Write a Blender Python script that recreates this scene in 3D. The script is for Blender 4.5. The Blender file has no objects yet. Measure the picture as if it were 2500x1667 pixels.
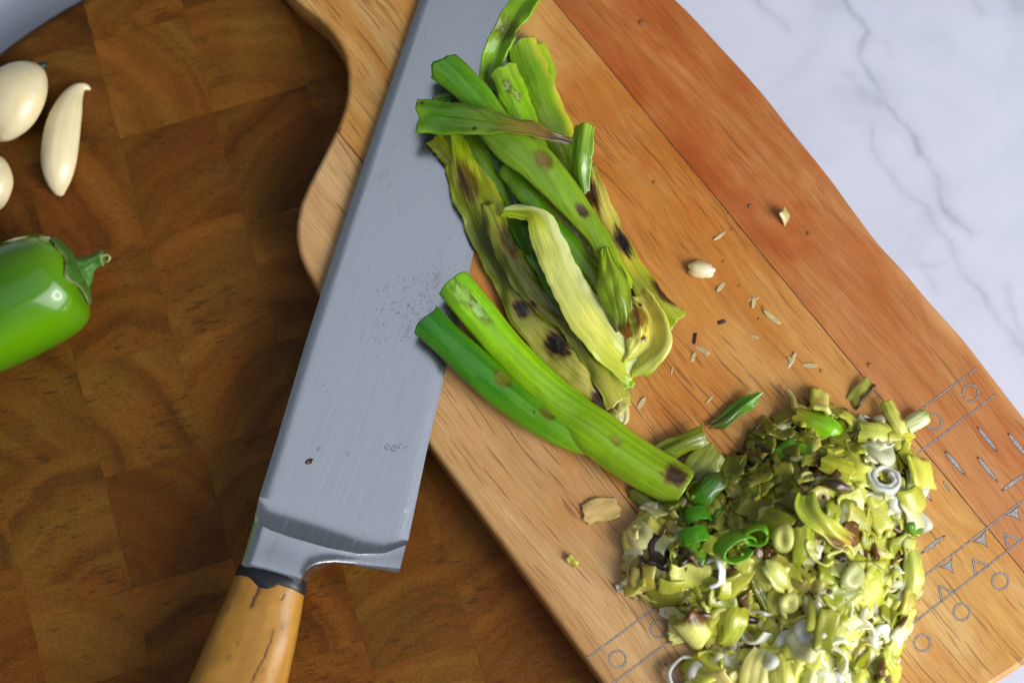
import bpy, bmesh, math, random
from mathutils import Vector, Matrix, noise

# ------------------------------------------------------------------ camera, light, exposure
SC = bpy.context.scene
COL = SC.collection
ZR = 0.022            # top of the round board
ZT = 0.040            # top of the paddle board
D = 0.55
TILT = math.radians(14.5)
FPX = 4135.0
PXM = D / FPX         # metres per photo pixel on the paddle board

cam_d = bpy.data.cameras.new("camera")
cam = bpy.data.objects.new("camera", cam_d)
COL.objects.link(cam)
cam.location = (0, -D * math.sin(TILT), ZT + D * math.cos(TILT))
cam.rotation_euler = (TILT, 0, 0)
cam_d.sensor_width = 36
cam_d.lens = 36 * FPX / 2500
cam_d.clip_start = 0.01
cam_d.clip_end = 50
cam_d.dof.use_dof = True
cam_d.dof.focus_distance = D - 0.006
cam_d.dof.aperture_fstop = 6.3
SC.camera = cam

world = bpy.data.worlds.new("World")
SC.world = world
world.use_nodes = True
wb = world.node_tree.nodes["Background"]
wb.inputs[0].default_value = (0.80, 0.90, 1.0, 1)
wb.inputs[1].default_value = 0.15


def area_lamp(name, loc, target, sx, sy, power, color):
    l = bpy.data.lights.new(name, 'AREA')
    l.shape = 'RECTANGLE'
    l.size, l.size_y = sx, sy
    l.energy = power
    l.color = color
    o = bpy.data.objects.new(name, l)
    COL.objects.link(o)
    o.location = loc
    o.rotation_euler = (Vector(target) - Vector(loc)).to_track_quat('-Z', 'Y').to_euler()
    return o


# a large ring lamp stands off the lower right (its ring shows as the highlight in the green pepper);
# soft daylight comes down from the ceiling
KEY = Vector((0.78, -0.50, 0.66))
KAIM = Vector((0.02, -0.02, 0.03))
kq = (KAIM - KEY).to_track_quat('-Z', 'Y')
NRING = 22
for i in range(NRING):
    a = 2 * math.pi * i / NRING
    l = bpy.data.lights.new("ring_lamp", 'AREA')
    l.shape = 'DISK'
    l.size = 0.115
    l.energy = 7.5 / NRING
    l.color = (1.0, 0.985, 0.96)
    o = bpy.data.objects.new("ring_lamp", l)
    COL.objects.link(o)
    o.location = KEY + kq @ Vector((0.185 * math.cos(a), 0.185 * math.sin(a), 0))
    o.rotation_euler = kq.to_euler()
area_lamp("window_light", (1.55, -0.96, 1.18), KAIM, 1.9, 1.9, 46.0, (0.97, 0.985, 1.0))
area_lamp("ceiling_light", (0.15, 0.10, 1.75), (0.05, 0.0, 0), 1.5, 1.5, 2.9, (0.88, 0.93, 1.0))

SC.view_settings.view_transform = 'Standard'
SC.view_settings.look = 'None'
SC.view_settings.exposure = 0.07
SC.view_settings.gamma = 1.0
SC.cycles.max_bounces = 8
SC.cycles.caustics_reflective = False
SC.cycles.caustics_refractive = False

R = random.Random(7)

# ------------------------------------------------------------------ helpers
_ct, _st = math.cos(TILT), math.sin(TILT)
_X, _Y, _F = Vector((1, 0, 0)), Vector((0, _ct, _st)), Vector((0, _st, -_ct))
_CP = Vector(cam.location)


def U(px, py, z):
    """photo pixel -> point of the horizontal plane at height z"""
    d = _X * ((px - 1250) / FPX) + _Y * (-(py - 833.5) / FPX) + _F
    t = (z - _CP.z) / d.z
    return _CP + d * t


def lin(c):
    def f(x):
        x = x / 255.0
        return x / 12.92 if x <= 0.04045 else ((x + 0.055) / 1.055) ** 2.4
    return tuple(f(x) for x in c)


def link(o, parent=None):
    COL.objects.link(o)
    if parent is not None:
        o.parent = parent
    return o


def tag(o, label, cat=None, group=None, kind=None):
    if label:
        o["label"] = label
    if cat:
        o["category"] = cat
    if group:
        o["group"] = group
    if kind:
        o["kind"] = kind
    return o


def empty(name, loc):
    o = bpy.data.objects.new(name, None)
    o.empty_display_size = 0.01
    COL.objects.link(o)
    o.location = loc
    return o


def child(o, parent):
    """parent keeping world coordinates (parents are unrotated empties or meshes)"""
    o.parent = parent
    o.matrix_parent_inverse = Matrix.Translation(-parent.location)
    return o


def mesh_obj(name, verts, faces, mat, smooth=True, uvs=None, cols=None):
    me = bpy.data.meshes.new(name)
    me.from_pydata([tuple(v) for v in verts], [], faces)
    if uvs is not None:
        ul = me.uv_layers.new(name="UVMap")
        buf = [0.0] * (2 * len(me.loops))
        for i, l in enumerate(me.loops):
            buf[2 * i], buf[2 * i + 1] = uvs[l.vertex_index]
        ul.data.foreach_set("uv", buf)
    if cols is not None:
        at = me.color_attributes.new("col", 'FLOAT_COLOR', 'POINT')
        buf = []
        for c in cols:
            buf += [c[0], c[1], c[2], 1.0]
        at.data.foreach_set("color", buf)
    if smooth:
        me.polygons.foreach_set("use_smooth", [True] * len(me.polygons))
    me.materials.append(mat)
    me.update()
    o = bpy.data.objects.new(name, me)
    COL.objects.link(o)
    return o


def bm_obj(name, bm, mat, smooth=False):
    me = bpy.data.meshes.new(name)
    bm.to_mesh(me)
    bm.free()
    if smooth:
        me.polygons.foreach_set("use_smooth", [True] * len(me.polygons))
    me.materials.append(mat)
    o = bpy.data.objects.new(name, me)
    COL.objects.link(o)
    return o


def crom(pts, n):
    """Catmull-Rom resample of tuples"""
    m = len(pts)
    if m == 2:
        return [tuple(a + (b - a) * i / (n - 1) for a, b in zip(*pts)) for i in range(n)]
    # chord lengths on the first two coordinates keep the spacing even
    L = [0.0]
    for i in range(1, m):
        L.append(L[-1] + max(1e-6, math.hypot(pts[i][0] - pts[i - 1][0], pts[i][1] - pts[i - 1][1])))
    out = []
    k = 0
    for i in range(n):
        s = L[-1] * i / (n - 1)
        while k < m - 2 and s > L[k + 1]:
            k += 1
        t = (s - L[k]) / (L[k + 1] - L[k])
        p1, p2 = pts[k], pts[k + 1]
        p0 = pts[k - 1] if k > 0 else tuple(2 * a - b for a, b in zip(p1, p2))
        p3 = pts[k + 2] if k + 2 < m else tuple(2 * b - a for a, b in zip(p1, p2))
        out.append(tuple(0.5 * (2 * b + (c - a) * t + (2 * a - 5 * b + 4 * c - d) * t * t + (3 * b - a - 3 * c + d) * t ** 3)
                         for a, b, c, d in zip(p0, p1, p2, p3)))
    return out


def smooth(a, b, x):
    t = min(1, max(0, (x - a) / (b - a)))
    return t * t * (3 - 2 * t)


def mixc(a, b, t):
    return tuple(x + (y - x) * t for x, y in zip(a, b))


def nz(x, y, z=0.0):
    return noise.noise((x, y, z))


# ------------------------------------------------------------------ material helpers
def new_mat(name):
    m = bpy.data.materials.new(name)
    m.use_nodes = True
    nt = m.node_tree
    return m, nt, nt.nodes["Principled BSDF"]


class N:
    def __init__(s, nt):
        s.nt = nt

    def n(s, t, **kw):
        nd = s.nt.nodes.new(t)
        for k, v in kw.items():
            setattr(nd, k, v)
        return nd

    def l(s, a, b):
        s.nt.links.new(a, b)

    def mapping(s, src, scale=(1, 1, 1), rot=(0, 0, 0), loc=(0, 0, 0)):
        m = s.n('ShaderNodeMapping')
        m.inputs['Scale'].default_value = scale
        m.inputs['Rotation'].default_value = rot
        m.inputs['Location'].default_value = loc
        s.l(src, m.inputs['Vector'])
        return m.outputs[0]

    def noise(s, vec, scale, detail=3, rough=0.55, dist=0.0):
        t = s.n('ShaderNodeTexNoise')
        t.inputs['Scale'].default_value = scale
        t.inputs['Detail'].default_value = detail
        t.inputs['Roughness'].default_value = rough
        t.inputs['Distortion'].default_value = dist
        s.l(vec, t.inputs['Vector'])
        return t.outputs['Fac']

    def ramp(s, fac, stops):
        r = s.n('ShaderNodeValToRGB')
        el = r.color_ramp.elements
        while len(el) < len(stops):
            el.new(0.5)
        for e, (p, c) in zip(el, stops):
            e.position = p
            e.color = (c[0], c[1], c[2], 1) if not isinstance(c, float) else (c, c, c, 1)
        s.l(fac, r.inputs[0])
        return r.outputs[0]

    def mix(s, fac, a, b, mode='MIX'):
        m = s.n('ShaderNodeMix', data_type='RGBA', blend_type=mode)
        for inp, v in ((m.inputs[0], fac), (m.inputs[6], a), (m.inputs[7], b)):
            if isinstance(v, (int, float)):
                inp.default_value = v
            elif isinstance(v, tuple):
                inp.default_value = (v[0], v[1], v[2], 1)
            else:
                s.l(v, inp)
        return m.outputs[2]

    def math(s, op, a, b=0.5):
        m = s.n('ShaderNodeMath', operation=op)
        for inp, v in zip(m.inputs, (a, b)):
            if isinstance(v, (int, float)):
                inp.default_value = v
            else:
                s.l(v, inp)
        return m.outputs[0]

    def bump(s, h, strength, dist, normal_in):
        b = s.n('ShaderNodeBump')
        b.inputs['Strength'].default_value = strength
        b.inputs['Distance'].default_value = dist
        s.l(h, b.inputs['Height'])
        s.l(b.outputs[0], normal_in)
        return b


# ---- marble
def mat_marble():
    m, nt, p = new_mat("marble")
    k = N(nt)
    co = k.n('ShaderNodeTexCoord').outputs['Object']
    at = k.n('ShaderNodeAttribute', attribute_name="col").outputs['Color']
    cloud = k.noise(co, 22, 5, 0.6, 1.5)
    c = k.ramp(cloud, [(0.30, (0.555, 0.585, 0.70)), (0.52, (0.61, 0.635, 0.755)), (0.75, (0.64, 0.655, 0.77))])
    k.l(k.mix(1.0, c, at, 'MULTIPLY'), p.inputs['Base Color'])
    p.inputs['Roughness'].default_value = 0.32
    p.inputs['Specular IOR Level'].default_value = 0.35
    return m


# ---- plank wood (grain runs along local direction given by angle)
def mat_plank(name, ang, stops, pore=0.5, seed=0.0, red=None):
    m, nt, p = new_mat(name)
    k = N(nt)
    co = k.n('ShaderNodeTexCoord').outputs['Object']
    v0 = k.mapping(co, rot=(0, 0, -ang), loc=(seed, seed * 0.7, 0))
    wob = k.noise(v0, 14, 2, 0.5)
    wv = k.n('ShaderNodeVectorMath', operation='ADD')
    sc = k.n('ShaderNodeCombineXYZ')
    k.l(k.math('MULTIPLY', k.math('SUBTRACT', wob, 0.5), 0.010), sc.inputs[1])
    k.l(v0, wv.inputs[0])
    k.l(sc.outputs[0], wv.inputs[1])
    v = wv.outputs[0]
    band = k.noise(k.mapping(v, (7, 95, 7)), 1.0, 4, 0.6, 0.4)
    base = k.ramp(band, stops)
    blot = k.noise(k.mapping(v, (16, 55, 16)), 1.0, 3, 0.6, 1.0)
    base = k.mix(k.ramp(blot, [(0.44, 0.0), (0.66, 0.75)]), base, red or stops[0][1])
    fib = k.noise(k.mapping(v, (60, 1500, 60)), 1.0, 2, 0.5)
    base = k.mix(0.55, base, k.ramp(fib, [(0.3, (0.62, 0.58, 0.52)), (0.7, (1.16, 1.14, 1.1))]), 'MULTIPLY')
    # pores: short dark dashes along the grain, in drifts
    por = k.noise(k.mapping(v, (60, 1500, 60)), 1.0, 2, 0.45, 0.15)
    drift = k.noise(k.mapping(v, (14, 40, 14), loc=(3.1, 1.7, 0)), 1.0, 2, 0.5)
    thr = k.math('ADD', por, k.math('MULTIPLY', k.math('SUBTRACT', drift, 0.5), 0.35))
    pm = k.ramp(thr, [(0.583, 0.0), (0.71, 0.95)])
    base = k.mix(k.math('MULTIPLY', pm, pore), base, (0.11, 0.042, 0.012))
    # fine knife scratches across the grain
    scr = k.noise(k.mapping(v0, (1700, 26, 26), rot=(0, 0, 0.06)), 1.0, 1, 0.4)
    scm = k.noise(k.mapping(v0, (20, 20, 20), loc=(8, 2, 0)), 1.0, 2, 0.5)
    sm = k.math('MULTIPLY', k.ramp(scr, [(0.70, 0.0), (0.76, 1.0)]), k.ramp(scm, [(0.5, 0.0), (0.65, 0.35)]))
    base = k.mix(sm, base, (0.62, 0.40, 0.20))
    # oil and juice soaked in round the leaves make the wood darker and redder there
    for (wx, wy, wr_, st_) in ((1480, 640, 0.075, 0.9), (1700, 150, 0.060, 0.8), (1440, 1240, 0.016, 0.5), (1680, 1040, 0.03, 0.5)):
        cpt = U(wx, wy, ZT)
        dv = k.n('ShaderNodeVectorMath', operation='DISTANCE')
        k.l(co, dv.inputs[0])
        dv.inputs[1].default_value = cpt
        dn = k.math('ADD', dv.outputs['Value'], k.math('MULTIPLY', k.math('SUBTRACT', k.noise(co, 45, 4, 0.6), 0.5), wr_ * 1.3))
        mr = k.n('ShaderNodeMapRange', interpolation_type='SMOOTHSTEP')
        k.l(dn, mr.inputs[0])
        mr.inputs[1].default_value = wr_ * 0.35
        mr.inputs[2].default_value = wr_ * 1.25
        mr.inputs[3].default_value = st_
        mr.inputs[4].default_value = 0.0
        base = k.mix(mr.outputs[0], base, k.mix(1.0, base, (0.88, 0.64, 0.36), 'MULTIPLY'))
    k.l(base, p.inputs['Base Color'])
    wet = k.noise(k.mapping(co, loc=(2, 5, 0)), 28, 3, 0.6, 0.5)
    k.l(k.ramp(wet, [(0.40, 0.32), (0.62, 0.55)]), p.inputs['Roughness'])
    p.inputs['Specular IOR Level'].default_value = 0.38
    h = k.math('SUBTRACT', fib, k.math('MULTIPLY', pm, 0.9))
    k.bump(h, 0.35, 0.0004, p.inputs['Normal'])
    return m


# ---- end grain blocks of the round board
def mat_endgrain():
    m, nt, p = new_mat("end_grain_wood")
    k = N(nt)
    tc = k.n('ShaderNodeTexCoord')
    oi = k.n('ShaderNodeObjectInfo')
    # every block gets its own piece of the pattern
    off = k.n('ShaderNodeCombineXYZ')
    k.l(k.math('MULTIPLY', oi.outputs['Random'], 9.0), off.inputs[0])
    k.l(k.math('MULTIPLY', oi.outputs['Random'], 23.0), off.inputs[1])
    add = k.n('ShaderNodeVectorMath', operation='ADD')
    k.l(tc.outputs['Object'], add.inputs[0])
    k.l(off.outputs[0], add.inputs[1])
    v = k.mapping(add.outputs[0], rot=(0, 0, math.radians(-17)))
    # growth rings: bands round a centre off the block, wobbly
    ringc = k.n('ShaderNodeVectorMath', operation='LENGTH')
    lc = k.n('ShaderNodeVectorMath', operation='ADD')
    o2 = k.n('ShaderNodeCombineXYZ')
    k.l(k.math('MULTIPLY', k.math('SUBTRACT', oi.outputs['Random'], 0.5), 0.09), o2.inputs[0])
    o2.inputs[1].default_value = 0.035
    k.l(tc.outputs['Object'], lc.inputs[0])
    k.l(o2.outputs[0], lc.inputs[1])
    k.l(lc.outputs[0], ringc.inputs[0])
    wob = k.noise(v, 60, 3, 0.6)
    rr = k.math('ADD', k.math('MULTIPLY', ringc.outputs['Value'], 150.0), k.math('MULTIPLY', wob, 1.3))
    rings = k.noise(k.mapping(k.n('ShaderNodeCombineXYZ').outputs[0]), 1.0)
    cx = k.n('ShaderNodeCombineXYZ')
    k.l(rr, cx.inputs[0])
    k.l(k.math('MULTIPLY', oi.outputs['Random'], 50.0), cx.inputs[1])
    rings = k.noise(cx.outputs[0], 1.0, 2, 0.5)
    cloud = k.noise(v, 30, 4, 0.6, 0.6)
    t = k.math('ADD', k.math('MULTIPLY', rings, 0.68), k.math('MULTIPLY', cloud, 0.32))
    base = k.ramp(t, [(0.33, (0.098, 0.037, 0.0058)), (0.45, (0.150, 0.058, 0.0085)), (0.55, (0.182, 0.074, 0.0110)), (0.68, (0.225, 0.096, 0.0160))])
    hue = k.ramp(k.noise(v, 34, 3, 0.6), [(0.35, (1.12, 0.90, 0.85)), (0.65, (0.97, 1.05, 1.0))])
    base = k.mix(0.8, base, hue, 'MULTIPLY')
    base = k.mix(1.0, base, oi.outputs['Color'], 'MULTIPLY')
    # short dark pore dashes
    por = k.noise(k.mapping(v, (190, 900, 100)), 1.0, 3, 0.55, 0.3)
    dr = k.noise(v, 70, 2, 0.5)
    pm = k.ramp(k.math('ADD', por, k.math('MULTIPLY', k.math('SUBTRACT', dr, 0.5), 0.5)), [(0.60, 0.0), (0.76, 0.6)])
    base = k.mix(pm, base, (0.030, 0.016, 0.006))
    spk = k.ramp(k.noise(v, 1100, 2, 0.5), [(0.30, (0.74, 0.74, 0.74)), (0.65, (1.12, 1.12, 1.12))])
    base = k.mix(0.8, base, spk, 'MULTIPLY')
    k.l(base, p.inputs['Base Color'])
    k.l(k.ramp(k.noise(v, 40, 3, 0.6), [(0.35, 0.34), (0.7, 0.52)]), p.inputs['Roughness'])
    p.inputs['Specular IOR Level'].default_value = 0.12
    k.bump(por, 0.15, 0.0003, p.inputs['Normal'])
    return m


# ---- plant matter; colour from the mesh attribute or from the object's own colour
def mat_plant(name, use_obj=False, rough=0.27, streak=(0.9, 30), sss=0.15, transl=0.20, bump=0.5, coat=1.0, bd=0.0003, sk=0.62, ssc=0.0016):
    m, nt, p = new_mat(name)
    k = N(nt)
    uv = k.n('ShaderNodeUVMap').outputs[0]
    oi = k.n('ShaderNodeObjectInfo')
    at = k.n('ShaderNodeAttribute', attribute_name="col").outputs['Color']
    base = k.mix(1.0, at, oi.outputs['Color'], 'MULTIPLY')
    off = k.n('ShaderNodeCombineXYZ')
    k.l(k.math('MULTIPLY', oi.outputs['Random'], 37.0), off.inputs[0])
    k.l(k.math('MULTIPLY', oi.outputs['Random'], 11.0), off.inputs[2])
    add = k.n('ShaderNodeVectorMath', operation='ADD')
    k.l(uv, add.inputs[0])
    k.l(off.outputs[0], add.inputs[1])
    st = k.noise(k.mapping(add.outputs[0], (streak[0], streak[1], 1)), 1.0, 3, 0.6)
    big = k.noise(k.mapping(add.outputs[0], (4, 3.0, 1)), 1.0, 3, 0.6)
    f = k.ramp(st, [(0.37, (0.66, 0.74, 0.52)), (0.50, (1.0, 1.0, 1.0)), (0.62, (1.26, 1.20, 1.35))])
    base = k.mix(sk, base, f, 'MULTIPLY')
    f2 = k.ramp(big, [(0.32, (0.82, 0.86, 0.74)), (0.6, (1.05, 1.03, 1.0))])
    base = k.mix(sk if sk < 0.5 else 0.8, base, f2, 'MULTIPLY')
    k.l(base, p.inputs['Base Color'])
    rn = k.noise(k.mapping(add.outputs[0], (9, 9, 1)), 1.0, 3, 0.6)
    k.l(k.ramp(rn, [(0.3, rough * 0.65), (0.7, rough * 1.7)]), p.inputs['Roughness'])
    p.inputs['Subsurface Weight'].default_value = sss
    p.inputs['Subsurface Radius'].default_value = (1.0, 1.0, 0.6)
    p.inputs['Subsurface Scale'].default_value = ssc
    p.inputs['Coat Weight'].default_value = coat
    p.inputs['Coat Roughness'].default_value = 0.05
    p.inputs['Coat IOR'].default_value = 1.5
    p.inputs['IOR'].default_value = 1.4
    fine = k.noise(k.mapping(add.outputs[0], (26, 14, 1)), 1.0, 2, 0.5)
    k.bump(k.math('ADD', k.math('ADD', st, k.math('MULTIPLY', rn, 0.8)), k.math('MULTIPLY', fine, 0.5)), bump, bd, p.inputs['Normal'])
    if transl > 0:
        tr = k.n('ShaderNodeBsdfTranslucent')
        k.l(base, tr.inputs[0])
        mx = k.n('ShaderNodeMixShader')
        mx.inputs[0].default_value = transl
        k.l(p.outputs[0], mx.inputs[1])
        k.l(tr.outputs[0], mx.inputs[2])
        k.l(mx.outputs[0], nt.nodes['Material Output'].inputs[0])
    return m


def mat_simple(name, col, rough=0.5, metal=0.0, sss=0.0, coat=0.0, attr=False, noise_scale=None, nstr=0.25):
    m, nt, p = new_mat(name)
    k = N(nt)
    c = (col[0], col[1], col[2], 1)
    co = k.n('ShaderNodeTexCoord').outputs['Object']
    src = None
    if attr:
        src = k.n('ShaderNodeAttribute', attribute_name="col").outputs['Color']
    if noise_scale:
        f = k.ramp(k.noise(co, noise_scale, 4, 0.6), [(0.3, 1 - nstr), (0.7, 1 + nstr)])
        src = k.mix(1.0, src if src is not None else (col[0], col[1], col[2]), f, 'MULTIPLY')
    if src is not None:
        k.l(src, p.inputs['Base Color'])
    else:
        p.inputs['Base Color'].default_value = c
    p.inputs['Roughness'].default_value = rough
    p.inputs['Metallic'].default_value = metal
    p.inputs['Subsurface Weight'].default_value = sss
    p.inputs['Subsurface Radius'].default_value = (1.0, 0.8, 0.5)
    p.inputs['Subsurface Scale'].default_value = 0.003
    p.inputs['Coat Weight'].default_value = coat
    p.inputs['Coat Roughness'].default_value = 0.06
    return m


def mat_steel():
    m, nt, p = new_mat("brushed_steel")
    k = N(nt)
    co = k.n('ShaderNodeTexCoord').outputs['Object']
    # brushing runs along the blade
    a = math.atan2(1100, 375)
    v = k.mapping(co, rot=(0, 0, -a))
    br = k.noise(k.mapping(v, (55, 2600, 55)), 1.0, 3, 0.6)
    sm = k.noise(k.mapping(v, (60, 150, 60)), 1.0, 4, 0.65, 1.2)
    blot = k.ramp(sm, [(0.63, 0.0), (0.70, 1.0)])
    base = k.ramp(br, [(0.3, (0.575, 0.60, 0.665)), (0.7, (0.66, 0.69, 0.755))])
    base = k.mix(k.math('MULTIPLY', blot, 0.12), base, (0.42, 0.41, 0.38))
    k.l(base, p.inputs['Base Color'])
    p.inputs['Metallic'].default_value = 1.0
    r = k.ramp(br, [(0.25, 0.21), (0.75, 0.30)])
    k.l(k.mix(k.math('MULTIPLY', blot, 0.5), r, (0.55, 0.55, 0.55)), p.inputs['Roughness'])
    k.bump(br, 0.10, 0.0002, p.inputs['Normal'])
    return m


M_MARBLE = mat_marble()
GA = math.atan2(-0.787, 0.617)
PL_L = mat_plank("plank_wood_light", GA, [(0.28, (0.46, 0.245, 0.092)), (0.46, (0.60, 0.355, 0.150)), (0.60, (0.67, 0.420, 0.195)), (0.78, (0.71, 0.47, 0.235))], 0.66, 1.3, (0.56, 0.285, 0.095))
PL_M = mat_plank("plank_wood_amber", GA - 0.02, [(0.28, (0.54, 0.255, 0.062)), (0.46, (0.67, 0.365, 0.110)), (0.60, (0.72, 0.430, 0.155)), (0.78, (0.75, 0.49, 0.21))], 0.66, 4.7, (0.57, 0.240, 0.045))
PL_R = mat_plank("plank_wood_red", GA - 0.03, [(0.28, (0.42, 0.145, 0.042)), (0.45, (0.54, 0.220, 0.072)), (0.60, (0.62, 0.300, 0.115)), (0.78, (0.69, 0.40, 0.185))], 0.52, 8.2, (0.46, 0.125, 0.026))
M_BLOCK = mat_endgrain()
M_LEAF = mat_plant("scallion_leaf")
M_CHOP = mat_plant("chopped_scallion", rough=0.20, streak=(2, 9), sss=0.22, transl=0.26, bump=0.5, coat=1.0, bd=0.0003, sk=0.35, ssc=0.0012)
M_STEEL = mat_steel()
M_HANDLE = mat_simple("handle_wood", (0.5, 0.25, 0.06), 0.30, coat=0.1, attr=True, noise_scale=260, nstr=0.10)
M_BLACK = mat_simple("black_ferrule", (0.012, 0.013, 0.016), 0.42, noise_scale=900, nstr=0.4)
M_GARLIC = mat_simple("garlic_skin", (0.8, 0.7, 0.5), 0.33, sss=0.35, coat=0.2, attr=True, noise_scale=300, nstr=0.04)
M_PEPPER = mat_simple("green_pepper_skin", (0.1, 0.3, 0.01), 0.20, sss=0.04, coat=0.45, attr=True)
M_CALYX = mat_simple("pepper_calyx", (0.1, 0.2, 0.03), 0.5, attr=True, noise_scale=700, nstr=0.35)
M_MARK = mat_simple("engraved_mark", (0.33, 0.315, 0.335), 0.5, noise_scale=1500, nstr=0.5)
M_MARKD = mat_simple("engraved_mark_rim", (0.12, 0.066, 0.036), 0.6, noise_scale=900, nstr=0.4)
M_CHAR = mat_simple("char_crumb", (0.03, 0.014, 0.006), 0.5, noise_scale=900, nstr=0.5)


def mat_water():
    m, nt, p = new_mat("water_drop")
    k = N(nt)
    tr = k.n('ShaderNodeBsdfTransparent')
    tr.inputs[0].default_value = (0.93, 0.94, 0.95, 1)
    gl = k.n('ShaderNodeBsdfGlossy')
    gl.inputs['Roughness'].default_value = 0.08
    lw = k.n('ShaderNodeLayerWeight')
    lw.inputs[0].default_value = 0.35
    mx = k.n('ShaderNodeMixShader')
    k.l(k.math('MULTIPLY', lw.outputs['Fresnel'], 0.8), mx.inputs[0])
    k.l(tr.outputs[0], mx.inputs[1])
    k.l(gl.outputs[0], mx.inputs[2])
    k.l(mx.outputs[0], nt.nodes['Material Output'].inputs[0])
    nt.nodes.remove(p)
    return m


M_WATER = mat_water()

# ------------------------------------------------------------------ marble counter
def seg_dist(p, a, b):
    ax, ay = a
    bx, by = b
    dx, dy = bx - ax, by - ay
    L = dx * dx + dy * dy
    t = 0 if L == 0 else max(0, min(1, ((p[0] - ax) * dx + (p[1] - ay) * dy) / L))
    return math.hypot(p[0] - ax - t * dx, p[1] - ay - t * dy)


def build_counter():
    def r4(pts):
        return [(1600 + x / 2.613, y / 2.613) for x, y in pts]

    def r5(pts):
        return [(1600 + x / 2.613, 400 + y / 2.613) for x, y in pts]
    veins = [
        (r4([(1100, -200), (1200, 0), (1240, 70), (1300, 120), (1360, 220), (1310, 280), (1300, 370), (1380, 490), (1420, 560), (1480, 680), (1560, 760),
             (1640, 860), (1690, 990), (1770, 1080), (1800, 1200), (1840, 1350), (1940, 1420), (2010, 1475)]), 6.5, 0.34),
        (r4([(600, -80), (650, 0), (730, 90), (860, 190)]), 6, 0.22),
        (r4([(1370, 820), (1390, 950), (1450, 1050), (1520, 1150), (1580, 1240), (1720, 1300), (1810, 1480), (1890, 1560)]), 6, 0.20),
        (r4([(1310, 600), (1380, 620), (1440, 660)]), 17, 0.26),
        (r4([(1420, 530), (1450, 640)]), 15, 0.22),
        (r4([(1230, 470), (1270, 500)]), 10, 0.18),
        (r4([(1050, 20), (1130, 30), (1200, 60)]), 16, 0.16),
        (r4([(1360, 240), (1440, 250), (1500, 300), (1510, 370)]), 6, 0.12),
        (r4([(2280, -20), (2320, 60), (2370, 140), (2420, 260)]), 12, 0.32),
        (r4([(2010, 0), (2070, 80)]), 9, 0.20),
        (r5([(1890, 500), (1905, 600), (2000, 740), (2100, 850), (2150, 950), (2250, 1060), (2340, 1170), (2420, 1320)]), 7, 0.26),
        (r5([(1690, 640), (1820, 650), (1890, 620)]), 8, 0.20),
        (r5([(1500, 40), (1560, 190)]), 7, 0.14),
        (r5([(2240, 780), (2300, 1000), (2352, 1200)]), 9, 0.18),
        (r5([(1780, 780), (1700, 690)]), 7, 0.14),
    ]
    vein = [( [U(x, y, 0) for x, y in pl], w * 0.000146, s) for pl, w, s in veins]
    # fine patch where the counter shows, coarse beyond, one sheet
    def axis(lo, a, b, hi, fine, coarse):
        xs = []
        x = lo
        while x < a - 1e-9:
            xs.append(x)
            x += coarse
        n = int((b - a) / fine)
        xs += [a + (b - a) * i / n for i in range(n + 1)]
        x = b + coarse
        while x < hi + 1e-9:
            xs.append(x)
            x += coarse
        return xs
    xs = axis(-0.62, 0.045, 0.185, 0.66, 0.0007, 0.05)
    ys = axis(-0.62, -0.03, 0.15, 0.70, 0.0007, 0.05)
    verts, cols = [], []
    for y in ys:
        for x in xs:
            verts.append((x, y, 0))
            d = 0.0
            if 0.04 < x < 0.19 and -0.04 < y < 0.16:
                wx = x + 0.0016 * nz(x * 160, y * 160) + 0.0006 * nz(x * 600, y * 600, 4)
                wy = y + 0.0016 * nz(x * 160, y * 160, 9) + 0.0006 * nz(x * 600, y * 600, 7)
                for pl, w, s in vein:
                    md = 1e9
                    for i in range(len(pl) - 1):
                        md = min(md, seg_dist((wx, wy), pl[i][:2], pl[i + 1][:2]))
                    if md < 5 * w:
                        vv = 0.75 + 0.6 * nz(x * 90, y * 90, w * 3000)
                        d = max(d, s * vv * 0.95 * (0.58 * math.exp(-(md / (1.15 * w)) ** 2) + 0.42 * math.exp(-md / (3.0 * w))))
            # soft greyish patches
            d += 0.05 * max(0, nz(x * 35 + 3, y * 35 - x * 20, 2))
            cols.append((1 - d * 1.08, 1 - d * 1.02, 1 - d * 0.93))
    nx = len(xs)
    faces = [(j * nx + i, j * nx + i + 1, (j + 1) * nx + i + 1, (j + 1) * nx + i) for j in range(len(ys) - 1) for i in range(nx - 1)]
    o = mesh_obj("marble_counter", verts, faces, M_MARBLE, False, None, cols)
    tag(o, None, kind="structure")


build_counter()

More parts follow.
